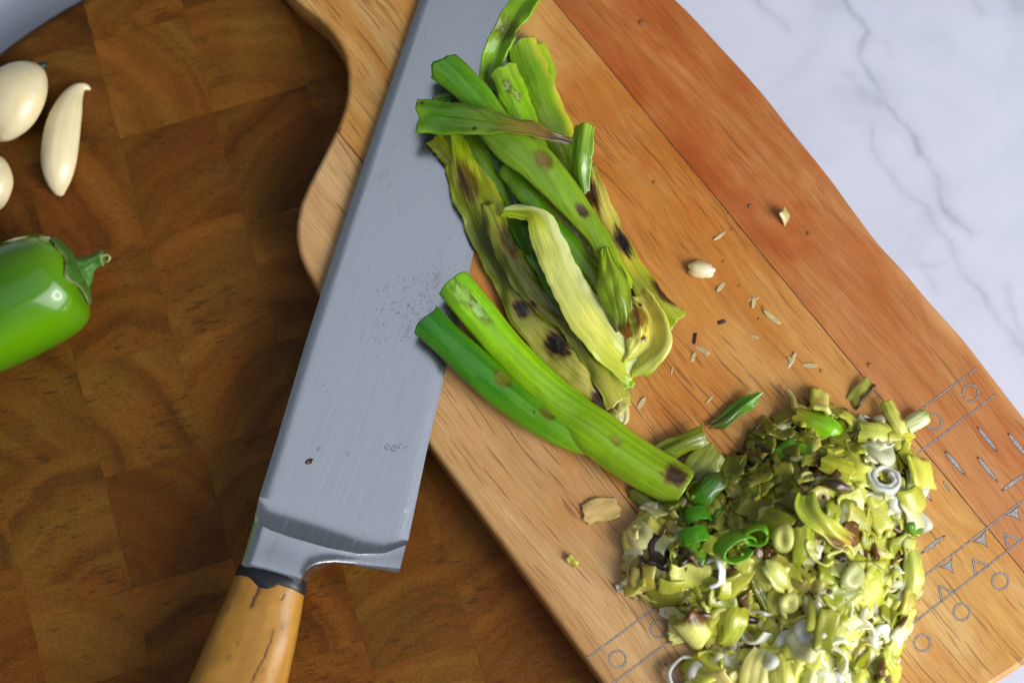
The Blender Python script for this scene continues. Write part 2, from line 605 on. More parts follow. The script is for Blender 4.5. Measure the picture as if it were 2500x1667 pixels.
# ------------------------------------------------------------------ round board of end grain blocks
def build_round_board():
    c = U(838, 1062, ZR)
    rad = 0.1860
    root = empty("round_cutting_board", (c.x, c.y, 0.0))
    tag(root, "dark brown round end-grain wooden board lying under the paddle board", "board")
    ang = math.radians(17.2)
    ex = Vector((math.cos(ang), math.sin(ang), 0))          # along a row
    ey = Vector((-math.sin(ang), math.cos(ang), 0))
    pitch = 0.0335
    # seam A runs through photo pixel (421, 818)
    a0 = (U(421, 818, ZR) - c)
    x0 = a0.dot(ex)
    rows0 = (U(430, 833, ZR) - c).dot(ey)
    # profile of the whole disc
    def disc():
        bm = bmesh.new()
        seg = 160
        prof = []
        rr, h = 0.0045, ZR
        for i in range(7):
            t = math.pi / 2 * i / 6
            prof.append((rad - rr + rr * math.sin(t), h - rr + rr * math.cos(t)))
        prof.append((rad - 0.0005, 0.0030))
        prof.append((rad - 0.003, 0.0006))
        rings = []
        for r_, z_ in prof:
            rings.append([bm.verts.new((r_ * math.cos(2 * math.pi * i / seg), r_ * math.sin(2 * math.pi * i / seg), z_)) for i in range(seg)])
        for a, b in zip(rings[:-1], rings[1:]):
            for i in range(seg):
                bm.faces.new((a[i], a[(i + 1) % seg], b[(i + 1) % seg], b[i]))
        bm.faces.new(rings[0])
        bm.faces.new(list(reversed(rings[-1])))
        bmesh.ops.recalc_face_normals(bm, faces=bm.faces)
        return bm
    base = disc()
    g = 0.00002
    boxes = {}
    n = 0
    for ci in range(-9, 10):
        xa = x0 + ci * pitch
        xb = xa + pitch
        if xb < -rad or xa > rad:
            continue
        rh = random.Random(ci * 31 + 5)
        y = rows0 + (0.0 if ci in (-1, 0) else rh.uniform(-0.012, 0.012)) - 12 * 0.038
        while y < rad:
            hgt = 0.038 * rh.uniform(0.85, 1.2)
            if ci in (0, -1):
                hgt = 0.038
            ya, yb = y, y + hgt
            y = yb
            # nearest / farthest corner to the centre
            nx_ = max(xa, min(0, xb)) if xa * xb > 0 else 0
            ny_ = max(ya, min(0, yb)) if ya * yb > 0 else 0
            nx_ = min(abs(xa), abs(xb)) if xa * xb > 0 else 0
            ny_ = min(abs(ya), abs(yb)) if ya * yb > 0 else 0
            if math.hypot(nx_, ny_) > rad - 0.001:
                continue
            far = math.hypot(max(abs(xa), abs(xb)), max(abs(ya), abs(yb)))
            cx, cy = (xa + xb) / 2, (ya + yb) / 2
            o_loc = ex * cx + ey * cy
            dz = rh.uniform(-0.00003, 0.00003)
            if far < rad - 0.006:
                bm = bmesh.new()
                vs = []
                for z_ in (0.0006, ZR + dz):
                    for sx, sy in ((xa + g, ya + g), (xb - g, ya + g), (xb - g, yb - g), (xa + g, yb - g)):
                        p = ex * sx + ey * sy - o_loc
                        vs.append(bm.verts.new((p.x, p.y, z_)))
                for f in ((3, 2, 1, 0), (4, 5, 6, 7), (0, 1, 5, 4), (1, 2, 6, 5), (2, 3, 7, 6), (3, 0, 4, 7)):
                    bm.faces.new([vs[i] for i in f])
            else:
                bm = base.copy()
                for pt, nrm in ((ex * (xa + g), -ex), (ex * (xb - g), ex), (ey * (ya + g), -ey), (ey * (yb - g), ey)):
                    r_ = bmesh.ops.bisect_plane(bm, geom=list(bm.verts) + list(bm.edges) + list(bm.faces), plane_co=pt, plane_no=nrm, clear_outer=True)
                    ed = [e for e in r_['geom_cut'] if isinstance(e, bmesh.types.BMEdge)]
                    if ed:
                        bmesh.ops.holes_fill(bm, edges=ed, sides=0)
                if not bm.faces:
                    bm.free()
                    continue
                bmesh.ops.translate(bm, verts=bm.verts, vec=(-o_loc.x, -o_loc.y, 0))
            o = bm_obj("wood_block", bm, M_BLOCK)
            # wrap local coordinates to the block, turned as the block is
            o.location = (c.x + o_loc.x, c.y + o_loc.y, 0)
            child(o, root)
            b = rh.choice((0.70, 0.86, 0.93, 0.97, 1.02, 1.07)) * rh.uniform(0.97, 1.03)
            w = rh.uniform(-0.02, 0.08)
            o.color = (b * (1 + w), b * (1 - 0.4 * w), b * (1 - w), 1)
            n += 1
    base.free()
    return root


build_round_board()

# ------------------------------------------------------------------ paddle board
def build_paddle():
    out = [(723, 0), (765, 32), (796, 61), (827, 105), (842, 140), (848, 180), (848, 225), (840, 262), (816, 323), (782, 392), (751, 452),
           (732, 497), (723, 543), (722, 577), (729, 619), (750, 665), (784, 718), (1050, 1090), (1300, 1430), (1473, 1667), (1700, 1985)]
    pts = [(650, -80), (560, -230), (545, -330), (600, -420), (700, -440), (790, -400)]
    out = [(790, -400), (700, -440), (600, -420), (545, -330), (560, -230), (640, -95)] + out
    out += [(1745, 2045), (1800, 2062), (1860, 2040), (2500, 1623), (2780, 1425), (2815, 1385), (2800, 1340), (2500, 1016), (2365, 840), (2270, 733), (2205, 656), (2151, 598),
            (2094, 524), (2029, 434), (1983, 377), (1933, 315), (1875, 240), (1814, 170), (1753, 104), (1699, 45), (1654, 0), (1570, -75), (1450, -140), (1330, -170), (1180, -190), (1060, -230), (960, -290)]
    w = [U(x, y, ZT) for x, y in out]
    # resample
    loop = []
    n = len(w)
    for i in range(n):
        p0, p1, p2, p3 = w[i - 1], w[i], w[(i + 1) % n], w[(i + 2) % n]
        L = (p2 - p1).length
        k = max(1, int(L / 0.0035))
        straight = L > 0.022
        for j in range(k):
            t = j / k
            if straight:
                q = p1.lerp(p2, t)
            else:
                q = 0.5 * (2 * p1 + (p2 - p0) * t + (2 * p0 - 5 * p1 + 4 * p2 - p3) * t * t + (3 * p1 - p0 - 3 * p2 + p3) * t ** 3)
                if (p1 - p0).length > 0.022 or (p3 - p2).length > 0.022:
                    q = q.lerp(p1.lerp(p2, t), 0.6)
            loop.append(q)
    m = len(loop)
    # inward normals
    nor = []
    area = sum(loop[i].x * loop[(i + 1) % m].y - loop[(i + 1) % m].x * loop[i].y for i in range(m))
    sg = 1 if area > 0 else -1
    for i in range(m):
        t = loop[(i + 2) % m] - loop[i - 2]
        nn = Vector((-t.y, t.x, 0)).normalized() * sg
        nor.append(nn)
    bm = bmesh.new()
    zb = ZR + 0.0002
    er = 0.0019
    prof = []
    for i in range(6):
        t = math.pi / 2 * i / 5
        prof.append((er * (1 - math.sin(t)) - 0.0, ZT - er + er * math.cos(t)))
    prof += [(0.0, zb + 0.003), (0.0009, zb + 0.0009), (0.003, zb)]
    rings = [[bm.verts.new((p.x + q.x * ins, p.y + q.y * ins, z)) for p, q in zip(loop, nor)] for ins, z in prof]
    for a, b in zip(rings[:-1], rings[1:]):
        for i in range(m):
            bm.faces.new((a[i], a[(i + 1) % m], b[(i + 1) % m], b[i]))
    bm.faces.new(rings[0])
    bm.faces.new(rings[-1])
    bmesh.ops.recalc_face_normals(bm, faces=bm.faces)
    cen = U(1500, 850, ZT)
    root = empty("paddle_cutting_board", (cen.x, cen.y, zb))
    tag(root, "light wooden paddle cutting board with engraved grey border lying on the round board", "board")

    def line(p, q):
        a, b = U(*p, ZT), U(*q, ZT)
        d = (b - a).normalized()
        return a, Vector((d.y, -d.x, 0))         # normal towards the lower left... sign tested below
    s1 = line((1350, 0), (2157, 980))
    s2 = line((819, 314), (1436, 1101))
    tst = U(2300, 900, ZT)
    if (tst - s1[0]).dot(s1[1]) < 0:
        s1 = (s1[0], -s1[1])
    if (tst - s2[0]).dot(s2[1]) < 0:
        s2 = (s2[0], -s2[1])
    gap = 0.00017

    def piece(cuts, mat):
        b = bm.copy()
        for co, no in cuts:
            r_ = bmesh.ops.bisect_plane(b, geom=list(b.verts) + list(b.edges) + list(b.faces), plane_co=co, plane_no=no, clear_outer=True)
            ed = [e for e in r_['geom_cut'] if isinstance(e, bmesh.types.BMEdge)]
            bmesh.ops.holes_fill(b, edges=ed, sides=0)
        bmesh.ops.recalc_face_normals(b, faces=b.faces)
        for f in b.faces:
            f.smooth = len(f.verts) < 5 and abs(f.normal.z) < 0.99
        o = bm_obj("plank", b, mat)
        child(o, root)
        return o
    piece([(s2[0] - s2[1] * gap, s2[1])], PL_L)
    piece([(s2[0] + s2[1] * gap, -s2[1]), (s1[0] - s1[1] * gap, s1[1])], PL_M)
    piece([(s1[0] + s1[1] * gap, -s1[1])], PL_R)
    bm.free()

    # dark glue in the seams
    for (co, no), (pa, pb) in ((s1, ((1345, -20), (2560, 1470))), (s2, ((825, 322), (1880, 1668)))):
        a, b_ = U(*pa, ZT), U(*pb, ZT)
        a = a - no * (a - co).dot(no)
        b_ = b_ - no * (b_ - co).dot(no)
        vs = []
        for p in (a, b_):
            for s in (-1, 1):
                for z in (ZR + 0.001, ZT - 0.0003):
                    q = p + no * (s * gap * 0.95)
                    vs.append((q.x, q.y, z))
        o = mesh_obj("glue_line", vs, [(0, 1, 3, 2), (4, 6, 7, 5), (0, 4, 5, 1), (2, 3, 7, 6), (1, 5, 7, 3), (0, 2, 6, 4)], M_MARKD, False)
        child(o, root)

    # engraved border marks -------------------------------------------------
    def ribbon(name, px, wid, closed=False, seed=0):
        P = [U(x, y, ZT) for x, y in px]
        k = len(P)
        for lay, (ww, z, mt, nm) in enumerate(((wid * 1.75, 0.00005, M_MARKD, name + "_rim"), (wid, 0.00010, M_MARK, name))):
            vs, fs = [], []
            for i in range(k):
                if closed:
                    t = P[(i + 1) % k] - P[i - 1]
                else:
                    t = P[min(i + 1, k - 1)] - P[max(i - 1, 0)]
                nn = Vector((-t.y, t.x, 0)).normalized()
                hw = ww * PXM / 2 * (1 + 0.35 * nz(i * 0.9, seed, lay))
                for s in (-1, 1):
                    q = P[i] + nn * (hw * s)
                    vs.append((q.x, q.y, ZT + z))
            m_ = k if closed else k - 1
            for i in range(m_):
                j = (i + 1) % k
                fs.append((2 * i, 2 * j, 2 * j + 1, 2 * i + 1))
            if lay == 0:
                ob0 = mesh_obj(name, vs, fs, mt, False)
                child(ob0, root)
            else:
                ob = mesh_obj("mark_fill", vs, fs, mt, False)
                ob.parent = ob0
        return ob0

    def fillshape(name, px, seed):
        P = [U(x, y, ZT) for x, y in px]
        cc = sum(P, Vector()) / len(P)
        ob0 = None
        for lay, (sc, z, mt) in enumerate(((1.0, 0.00005, M_MARKD), (0.80, 0.00010, M_MARK))):
            vs = [(cc.x + (p.x - cc.x) * (sc + 0.06 * nz(i, seed)), cc.y + (p.y - cc.y) * (sc + 0.06 * nz(i, seed)), ZT + z) for i, p in enumerate(P)]
            ob = mesh_obj(name if lay == 0 else "mark_fill", vs, [tuple(range(len(vs)))], mt, False)
            if lay == 0:
                ob0 = child(ob, root)
            else:
                ob.parent = ob0

    def dens(a, b, n_):
        return [(a[0] + (b[0] - a[0]) * i / n_, a[1] + (b[1] - a[1]) * i / n_) for i in range(n_ + 1)]
    for i, (a, b) in enumerate((((1435, 1605), (2386, 897)), ((1440, 1709), (2431, 963)), ((1700, 1830), (2620, 1128)), ((1760, 1880), (2660, 1190)))):
        ribbon("engraved_line", dens(a, b, 160), 2.5, seed=i)
    circ = [(2370, 959, 19.5), (2280, 1029, 19), (2188, 1101, 19), (1508, 1608, 20), (1608, 1534, 20), (2442, 1418, 19.5), (2348, 1493, 19.5), (2252, 1568, 19.5), (2159, 1642, 19.5), (2530, 1348, 19.5)]
    for i, (x, y, r_) in enumerate(circ):
        ribbon("engraved_circle", [(x + r_ * math.cos(2 * math.pi * j / 30), y + r_ * 1.03 * math.sin(2 * math.pi * j / 30)) for j in range(30)], 2.7, True, seed=20 + i)
    for i, (a, b) in enumerate((((2385, 1041), (2436, 1103)), ((2460, 1056), (2510, 1118)), ((2306, 1100), (2356, 1160)), ((2385, 1114), (2436, 1176)), ((2445, 1198), (2505, 1156)),
                                ((2303, 1174), (2320, 1200)), ((2240, 1172), (2275, 1223)), ((2228, 1250), (2273, 1300)), ((2249, 1350), (2308, 1306)),
                                ((1623, 1618), (1662, 1672)), ((1722, 1563), (1760, 1612)), ((1815, 1500), (1852, 1549)), ((1700, 1640), (1745, 1690)))):
        L = math.hypot(b[0] - a[0], b[1] - a[1])
        nx, ny = -(b[1] - a[1]) / L, (b[0] - a[0]) / L
        pl = []
        for s in (1, -1):
            for j in range(9):
                t = j / 8 if s > 0 else 1 - j / 8
                wd = min(5.2, L * 0.09) * (math.sin(math.pi * min(1, max(0, 0.1 + t * 0.85))) ** 0.7) * s
                pl.append((a[0] + (b[0] - a[0]) * t + nx * wd, a[1] + (b[1] - a[1]) * t + ny * wd))
        fillshape("engraved_sliver", pl, 40 + i)
    for i, tr in enumerate((((2373, 1322), (2407, 1291), (2413, 1338)), ((2292, 1384), (2325, 1360), (2330, 1401)), ((2453, 1256), (2486, 1232), (2494, 1274)), ((2216, 1452), (2239, 1422), (2247, 1467)))):
        pl = []
        for a, b in zip(tr, tr[1:] + tr[:1]):
            cx, cy = sum(p[0] for p in tr) / 3, sum(p[1] for p in tr) / 3
            for j in range(5):
                t = j / 5
                x, y = a[0] + (b[0] - a[0]) * t, a[1] + (b[1] - a[1]) * t
                pull = 0.32 * math.sin(math.pi * t)
                pl.append((x + (cx - x) * pull, y + (cy - y) * pull))
        fillshape("engraved_triangle", pl, 60 + i)
    for i, tr in enumerate((((2462, 1341), (2453, 1302), (2491, 1320)), ((2383, 1405), (2375, 1365), (2413, 1381)), ((2300, 1468), (2292, 1430), (2332, 1446)), ((2217, 1532), (2210, 1495), (2247, 1511)))):
        ribbon("engraved_chevron", dens(tr[0], tr[1], 8)[:-1] + dens(tr[1], tr[2], 8), 3.2, seed=80 + i)
    return root


build_paddle()

# ------------------------------------------------------------------ knife
def lerp_poly(pts, t):
    """polyline by normalised parameter stored as first item"""
    for (t0, *a), (t1, *b) in zip(pts[:-1], pts[1:]):
        if t <= t1:
            f = (t - t0) / (t1 - t0) if t1 > t0 else 0
            return tuple(x + (y - x) * f for x, y in zip(a, b))
    return tuple(pts[-1][1:])


def slab(name, top, bot, mat, parent, sm=True):
    """closed solid from two equal grids of points (top[j][i], bot[j][i])"""
    nj, ni = len(top), len(top[0])
    vs = [p for row in top for p in row] + [p for row in bot for p in row]
    o_ = nj * ni
    fs = []
    for j in range(nj - 1):
        for i in range(ni - 1):
            a, b, c, d = j * ni + i, j * ni + i + 1, (j + 1) * ni + i + 1, (j + 1) * ni + i
            fs.append((a, b, c, d))
            fs.append((o_ + d, o_ + c, o_ + b, o_ + a))
    rim = [i for i in range(ni)] + [j * ni + ni - 1 for j in range(1, nj)] + [(nj - 1) * ni + i for i in range(ni - 2, -1, -1)] + [j * ni for j in range(nj - 2, 0, -1)]
    for a, b in zip(rim, rim[1:] + rim[:1]):
        fs.append((b, a, o_ + a, o_ + b))
    me = bpy.data.meshes.new(name)
    me.from_pydata([tuple(v) for v in vs], [], fs)
    bm = bmesh.new()
    bm.from_mesh(me)
    bmesh.ops.recalc_face_normals(bm, faces=bm.faces)
    for e in bm.edges:
        if len(e.link_faces) == 2 and e.calc_face_angle(0) > math.radians(35):
            e.smooth = False
    bm.to_mesh(me)
    bm.free()
    if sm:
        me.polygons.foreach_set("use_smooth", [True] * len(me.polygons))
    me.materials.append(mat)
    o = bpy.data.objects.new(name, me)
    COL.objects.link(o)
    child(o, parent)
    return o


def build_knife():
    root = empty("chef_knife", U(860, 900, ZT))
    tag(root, "steel chef knife with tan wooden handle lying across both boards", "knife")
    zb = ZT + 0.0003
    TS, TE = 0.0030, 0.0006                      # thickness at spine and at edge
    # spine and edge lines from heel to tip, parameter 0..1
    spine = [(0, 633, 1212), (0.08, 668, 1100), (0.20, 745, 840), (0.3, 784, 716), (0.42, 854, 500), (0.55, 918, 310), (0.70, 1025, 0), (0.82, 1120, -270), (0.93, 1230, -560), (1.0, 1300, -700)]
    edge = [(0, 997, 1316), (0.08, 1042, 1100), (0.20, 1090, 893), (0.3, 1119, 782), (0.42, 1176, 530), (0.55, 1218, 320), (0.70, 1282, 0), (0.82, 1322, -260), (0.93, 1330, -540), (1.0, 1303, -702)]

    def height(tt, taper=1.0):
        if tt < 0.93:
            return TS + (TE * 1.6 - TS) * (tt / 0.93) ** 1.1
        return TE * 1.6 + (0.0002 - TE * 1.6) * ((tt - 0.93) / 0.07)
    rows_t, rows_b = [], []
    NI = 26
    tcol = [i / 20 * 0.93 for i in range(21)] + [0.95, 0.97, 0.985, 1.0]
    for j in range(81):
        s = j / 80
        a, b = lerp_poly(spine, s), lerp_poly(edge, s)
        bow = 0.0
        if s < 0.08:
            bow = (1 - s / 0.08)
        rt, rb = [], []
        for tt in tcol:
            x, y = a[0] + (b[0] - a[0]) * tt, a[1] + (b[1] - a[1]) * tt
            if bow:
                y += bow * 0  # straight heel boundary, the bolster meets it
            h = height(tt) * (1 - 0.35 * s)
            if tt == 0:
                p = U(x, y, zb + h * 0.75)
            else:
                p = U(x, y, zb + h)
            q = U(x, y, zb)
            rt.append(p)
            rb.append(Vector((p.x, p.y, zb)))
        rows_t.append(rt)
        rows_b.append(rb)
    slab("blade", rows_t, rows_b, M_STEEL, root)

    # bolster with the hollow ground scoop in front of it
    Uc = [(0, 633, 1212), (1, 997, 1316)]
    Mc = [(0, 620, 1272), (0.12, 660, 1294), (0.3, 716, 1313), (0.5, 800, 1337), (0.7, 880, 1352), (0.85, 940, 1350), (1, 991, 1330)]
    Lc = [(0, 587, 1385), (0.2, 650, 1400), (0.40, 731, 1423), (0.44, 740, 1404), (0.50, 752, 1388), (0.58, 775, 1377), (0.68, 810, 1373), (0.8, 860, 1378), (1, 974, 1396)]
    zblade = lambda tt: height(tt)
    rt, rb = [], []
    nr1, nr2 = 14, 16
    # boundary rows
    for j in range(nr1 + nr2 + 1):
        a_t, a_b = [], []
        for i in range(41):
            tt = i / 40
            u0, m0, l0 = lerp_poly(Uc, tt), lerp_poly(Mc, tt), lerp_poly(Lc, tt)
            zt_b = zb + zblade(tt) + 0.00001
            zm = zb + 0.0068 + (0.0022 - 0.0068) * smooth(0.30, 0.98, tt)
            if j <= nr1:
                r_ = j / nr1
                x, y = u0[0] + (m0[0] - u0[0]) * r_, u0[1] + (m0[1] - u0[1]) * r_
                z = zt_b + (zm - zt_b) * (r_ ** 2.6)
            else:
                r_ = (j - nr1) / nr2
                x, y = m0[0] + (l0[0] - m0[0]) * r_, m0[1] + (l0[1] - m0[1]) * r_
                zl = zb + 0.0082 + (0.0030 - 0.0082) * smooth(0.42, 0.98, tt)
                z = zm + (zl - zm) * smooth(0, 1, r_) - 0.0006 * smooth(0.85, 1, r_)
            # rounded spine side
            if tt < 0.06:
                z -= 0.0022 * (1 - tt / 0.06) ** 2 * (1 if j > nr1 else j / nr1)
            p = U(x, y, z)
            a_t.append(p)
            low = zb - (z - zb) * 0.55 if j > nr1 * 0.6 else zb
            a_b.append(Vector((p.x, p.y, zb if tt > 0.6 else min(zb, low))))
        rt.append(a_t)
        rb.append(a_b)
    slab("bolster", rt, rb, M_STEEL, root)

    # tubular parts: collar and handle ------------------------------------
    def section(cl, cr, zc, hz, n, exp=3.0):
        """closed superellipse ring across from left pixel to right pixel"""
        A, B = U(*cl, zc), U(*cr, zc)
        mid, hw = (A + B) / 2, (B - A) / 2
        ring = []
        for i in range(n):
            a = 2 * math.pi * i / n
            c, s = math.cos(a), math.sin(a)
            x = math.copysign(abs(c) ** (2 / exp), c)
            z = math.copysign(abs(s) ** (2 / exp), s)
            ring.append(mid + hw * x + Vector((0, 0, hz * z)))
        return ring

    def loft(name, rings, mat, cols=None, uvs=None):
        n = len(rings[0])
        vs = [p for r_ in rings for p in r_]
        fs = []
        for j in range(len(rings) - 1):
            for i in range(n):
                fs.append((j * n + i, j * n + (i + 1) % n, (j + 1) * n + (i + 1) % n, (j + 1) * n + i))
        fs.append(tuple(range(n)))
        fs.append(tuple(reversed([(len(rings) - 1) * n + i for i in range(n)])))
        o = mesh_obj(name, vs, fs, mat, True, None, cols)
        bm = bmesh.new()
        bm.from_mesh(o.data)
        bmesh.ops.recalc_face_normals(bm, faces=bm.faces)
        bm.to_mesh(o.data)
        bm.free()
        child(o, root)
        return o
    ZC = ZT + 0.0012
    # collar
    rg = []
    for k_, (f, gz) in enumerate(((-0.15, 0.9), (0.0, 1.0), (0.12, 1.03), (0.5, 1.04), (0.9, 1.03), (1.0, 0.98), (1.1, 0.85))):
        l = (586 - 12 * f, 1381 + 25 * f)
        r_ = (749 - 5 * f, 1425 + 26 * f)
        sec = section(l, r_, ZC, 0.0076 * gz, 64, 2.8)
        for i, p in enumerate(sec):
            a = 2 * math.pi * i / 64
            if 0.8 < a < 2.3:
                p.y -= 0.0022 * math.exp(-((a - 1.62) / 0.20) ** 2) * max(0, f) * (1 + 0.3 * nz(a * 9, f))
                p.z += 0.0006 * math.exp(-((a - 1.62) / 0.25) ** 2) * max(0, f)
            p.z += 0.00015 * nz(a * 6, f * 4)
        rg.append(sec)
    loft("collar", rg, M_BLACK)
    # handle with its cracks
    rg, cols = [], []
    hl = [(0, 575, 1404, 742, 1448), (0.12, 553, 1460, 735, 1495), (0.28, 520, 1532, 722, 1565), (0.5, 471, 1644, 703, 1655), (0.75, 420, 1770, 680, 1780), (1.2, 340, 1990, 640, 2010), (1.8, 270, 2230, 560, 2240)]
    cr1 = [(648, 1440), (644, 1452), (636, 1470), (630, 1488)]
    cr2 = [(665, 1540), (655, 1575), (640, 1612), (622, 1645), (608, 1680), (590, 1720)]
    cr3 = [(690, 1455), (686, 1466)]
    marks = [(688, 1533, 7), (582, 1610, 5), (530, 1552, 4), (575, 1490, 4), (600, 1577, 3), (640, 1640, 4), (665, 1640, 3)]
    n = 180
    s_all = [i / 130 * 0.56 for i in range(131)] + [0.6 + 0.08 * i for i in range(16)]
    for s in s_all:
        lx, ly, rx, ry = lerp_poly(hl, s)
        hz = 0.0079 + 0.0030 * smooth(0, 0.9, s)
        ring = section((lx, ly), (rx, ry), ZC - 0.001 * smooth(0, 1, s), hz, n, 2.7)
        for i, p in enumerate(ring):
            a = 2 * math.pi * i / n
            # flattened chamfer facing right
            u_ = math.cos(a)
            up = math.sin(a)
            p.z += 0.0007 * nz(u_ * 1.3, s * 4, 3) * (1 if up > 0 else 0)
            fx = (u_ + 1) / 2
            px, py = lx + (rx - lx) * fx, ly + (ry - ly) * fx
            g1 = nz(fx * 7 + 0.4 * nz(s * 3, 1), s * 2.2, 5)
            g2 = nz(fx * 26, s * 6.0, 8)
            c = mixc((0.36, 0.155, 0.020), (0.48, 0.240, 0.040), 0.5 + 0.7 * g1 + 0.25 * g2)
            if up > -0.2:
                d = 1e9
                for cr, w_ in ((cr1, 2.6), (cr2, 1.7), (cr3, 1.8)):
                    for q0, q1 in zip(cr[:-1], cr[1:]):
                        d = min(d, seg_dist((px + 2 * nz(py * 0.08, 1), py), q0, q1) / w_)
                k_ = math.exp(-d * d)
                kk = math.exp(-(d / 3.2) ** 2) * 0.35
                c = mixc(c, (0.25, 0.10, 0.03), kk)
                c = mixc(c, (0.035, 0.016, 0.008), min(1, k_ * 1.0))
                p.z -= 0.0002 * k_
                for mx_, my_, mr in marks:
                    dd = math.hypot(px - mx_, (py - my_) * 0.7) / mr
                    if dd < 3:
                        c = mixc(c, (0.10, 0.045, 0.018), 0.75 * math.exp(-dd * dd) * (0.7 + 0.6 * nz(px * .2, py * .2)))
            cols.append(c)
        rg.append(ring)
    loft("handle", rg, M_HANDLE, cols)

    # dried char speck on the blade
    return root


build_knife()

# ------------------------------------------------------------------ generic tapered loft (garlic, pepper, stems)
def tube_loft(name, path, mat, colf, n=48, m=40, lobes=None, squash=1.0, up=Vector((0, 0, 1))):
    """path: (point, radius) control list resampled to m rings; closed caps"""
    ctl = [(p.x, p.y, p.z, r) for p, r in path]
    # resample by index to keep cap control dense
    res = []
    k = len(ctl)
    for i in range(m):
        f = i / (m - 1) * (k - 1)
        a = min(int(f), k - 2)
        t = f - a
        p0 = ctl[max(a - 1, 0)]
        p1, p2 = ctl[a], ctl[a + 1]
        p3 = ctl[min(a + 2, k - 1)]
        res.append(tuple(0.5 * (2 * b + (c - a_) * t + (2 * a_ - 5 * b + 4 * c - d) * t * t + (3 * b - a_ - 3 * c + d) * t ** 3) for a_, b, c, d in zip(p0, p1, p2, p3)))
    vs, cols = [], []
    for j, q in enumerate(res):
        c = Vector(q[:3])
        nx_, pv = Vector(res[min(j + 1, m - 1)][:3]), Vector(res[max(j - 1, 0)][:3])
        t = (nx_ - pv).normalized()
        s = t.cross(up)
        if s.length < 1e-4:
            s = Vector((1, 0, 0))
        s.normalize()
        w = s.cross(t).normalized()
        for i in range(n):
            a = 2 * math.pi * i / n
            r = max(q[3], 1e-5)
            if lobes:
                r *= lobes(j / (m - 1), a)
            p = c + s * (r * math.cos(a)) + w * (r * math.sin(a) * squash)
            vs.append(p)
            cols.append(colf(j / (m - 1), a, p))
    fs = []
    for j in range(m - 1):
        for i in range(n):
            fs.append((j * n + i, j * n + (i + 1) % n, (j + 1) * n + (i + 1) % n, (j + 1) * n + i))
    fs.append(tuple(range(n)))
    fs.append(tuple((m - 1) * n + i for i in reversed(range(n))))
    o = mesh_obj(name, vs, fs, mat, True, None, cols)
    bm = bmesh.new()
    bm.from_mesh(o.data)
    bmesh.ops.recalc_face_normals(bm, faces=bm.faces)
    bm.to_mesh(o.data)
    bm.free()
    return o


def build_garlic():
    CR, CY, CW = (0.76, 0.64, 0.37), (0.72, 0.53, 0.20), (0.80, 0.72, 0.51)
    pm = PXM * 1.033

    def clove(name, label, pts, squash, seed, tipcol=CR, ridge=0.06):
        path = []
        for x, y, r, in pts:
            z = ZR + max(r * pm * squash, 0.0008)
            path.append((U(x, y, z), r * pm))
        def colf(t, a, p):
            k = 0.5 + 0.5 * nz(a * 0.8 + seed, t * 1.2, seed)
            st = 0.5 + 0.5 * nz(a * 7, t * 1.5, seed + 4)
            c = mixc(CW, CR, 0.3 + 0.6 * k)
            c = mixc(c, CY, 0.75 * smooth(0.40, 0.80, st) * k)
            if t > 0.94:
                c = mixc(c, (0.62, 0.42, 0.22), 0.6)
            if t < 0.05:
                c = mixc(c, tipcol, 0.7)
            return c
        def lob(t, a):
            e = math.sin(math.pi * min(1, max(0, t)))
            return 1 + ridge * e * math.cos(a - 1.1) + 0.055 * e * math.cos(3 * a + seed) + 0.02 * e * math.cos(7 * a + seed * 2) * nz(t * 3, seed) + 0.02 * nz(math.cos(a) * 2, math.sin(a) * 2, t * 5 + seed)
        o = tube_loft(name, path, M_GARLIC, colf, 56, 48, lob, squash)
        tag(o, label, "garlic", "peeled garlic cloves on the round board")
        return o
    clove("garlic_clove", "slender curved peeled garlic clove with a hooked tip, whole", [(220, 220, 2), (214, 215, 7), (203, 213, 11), (190, 220, 18), (176, 240, 27), (165, 270, 36), (155, 305, 42), (148, 345, 45), (143, 390, 44), (142, 425, 37), (143, 450, 27), (145, 466, 17), (146, 471, 12), (146, 473, 4)], 0.85, 3.0, ridge=0.05)
    c2 = clove("garlic_clove", "fat peeled garlic clove with a small dark green sprout tip", [(97, 163, 3), (92, 166, 12), (82, 175, 30), (66, 194, 56), (48, 222, 73), (33, 252, 76), (20, 280, 69), (10, 303, 53), (3, 318, 36), (0, 325, 22), (-2, 328, 6)], 0.88, 11.0, (0.35, 0.38, 0.20))
    sp = tube_loft("sprout", [(U(90, 167, ZR + 0.006), 0.0007), (U(97, 162, ZR + 0.006), 0.0012), (U(106, 160, ZR + 0.006), 0.0013), (U(112, 155, ZR + 0.0055), 0.0008), (U(116, 151, ZR + 0.005), 0.0002)],
                   M_CALYX, lambda t, a, p: (0.016, 0.030, 0.014), 12, 14)
    sp.parent = c2
    clove("garlic_clove", "smooth peeled garlic clove lying nearest the green pepper", [(-14, 384, 3), (-12, 388, 12), (-10, 400, 26), (-9, 420, 36), (-9, 445, 41), (-10, 470, 36), (-13, 492, 27), (-18, 507, 16), (-22, 514, 8), (-23, 516, 2)], 0.85, 21.0)


build_garlic()


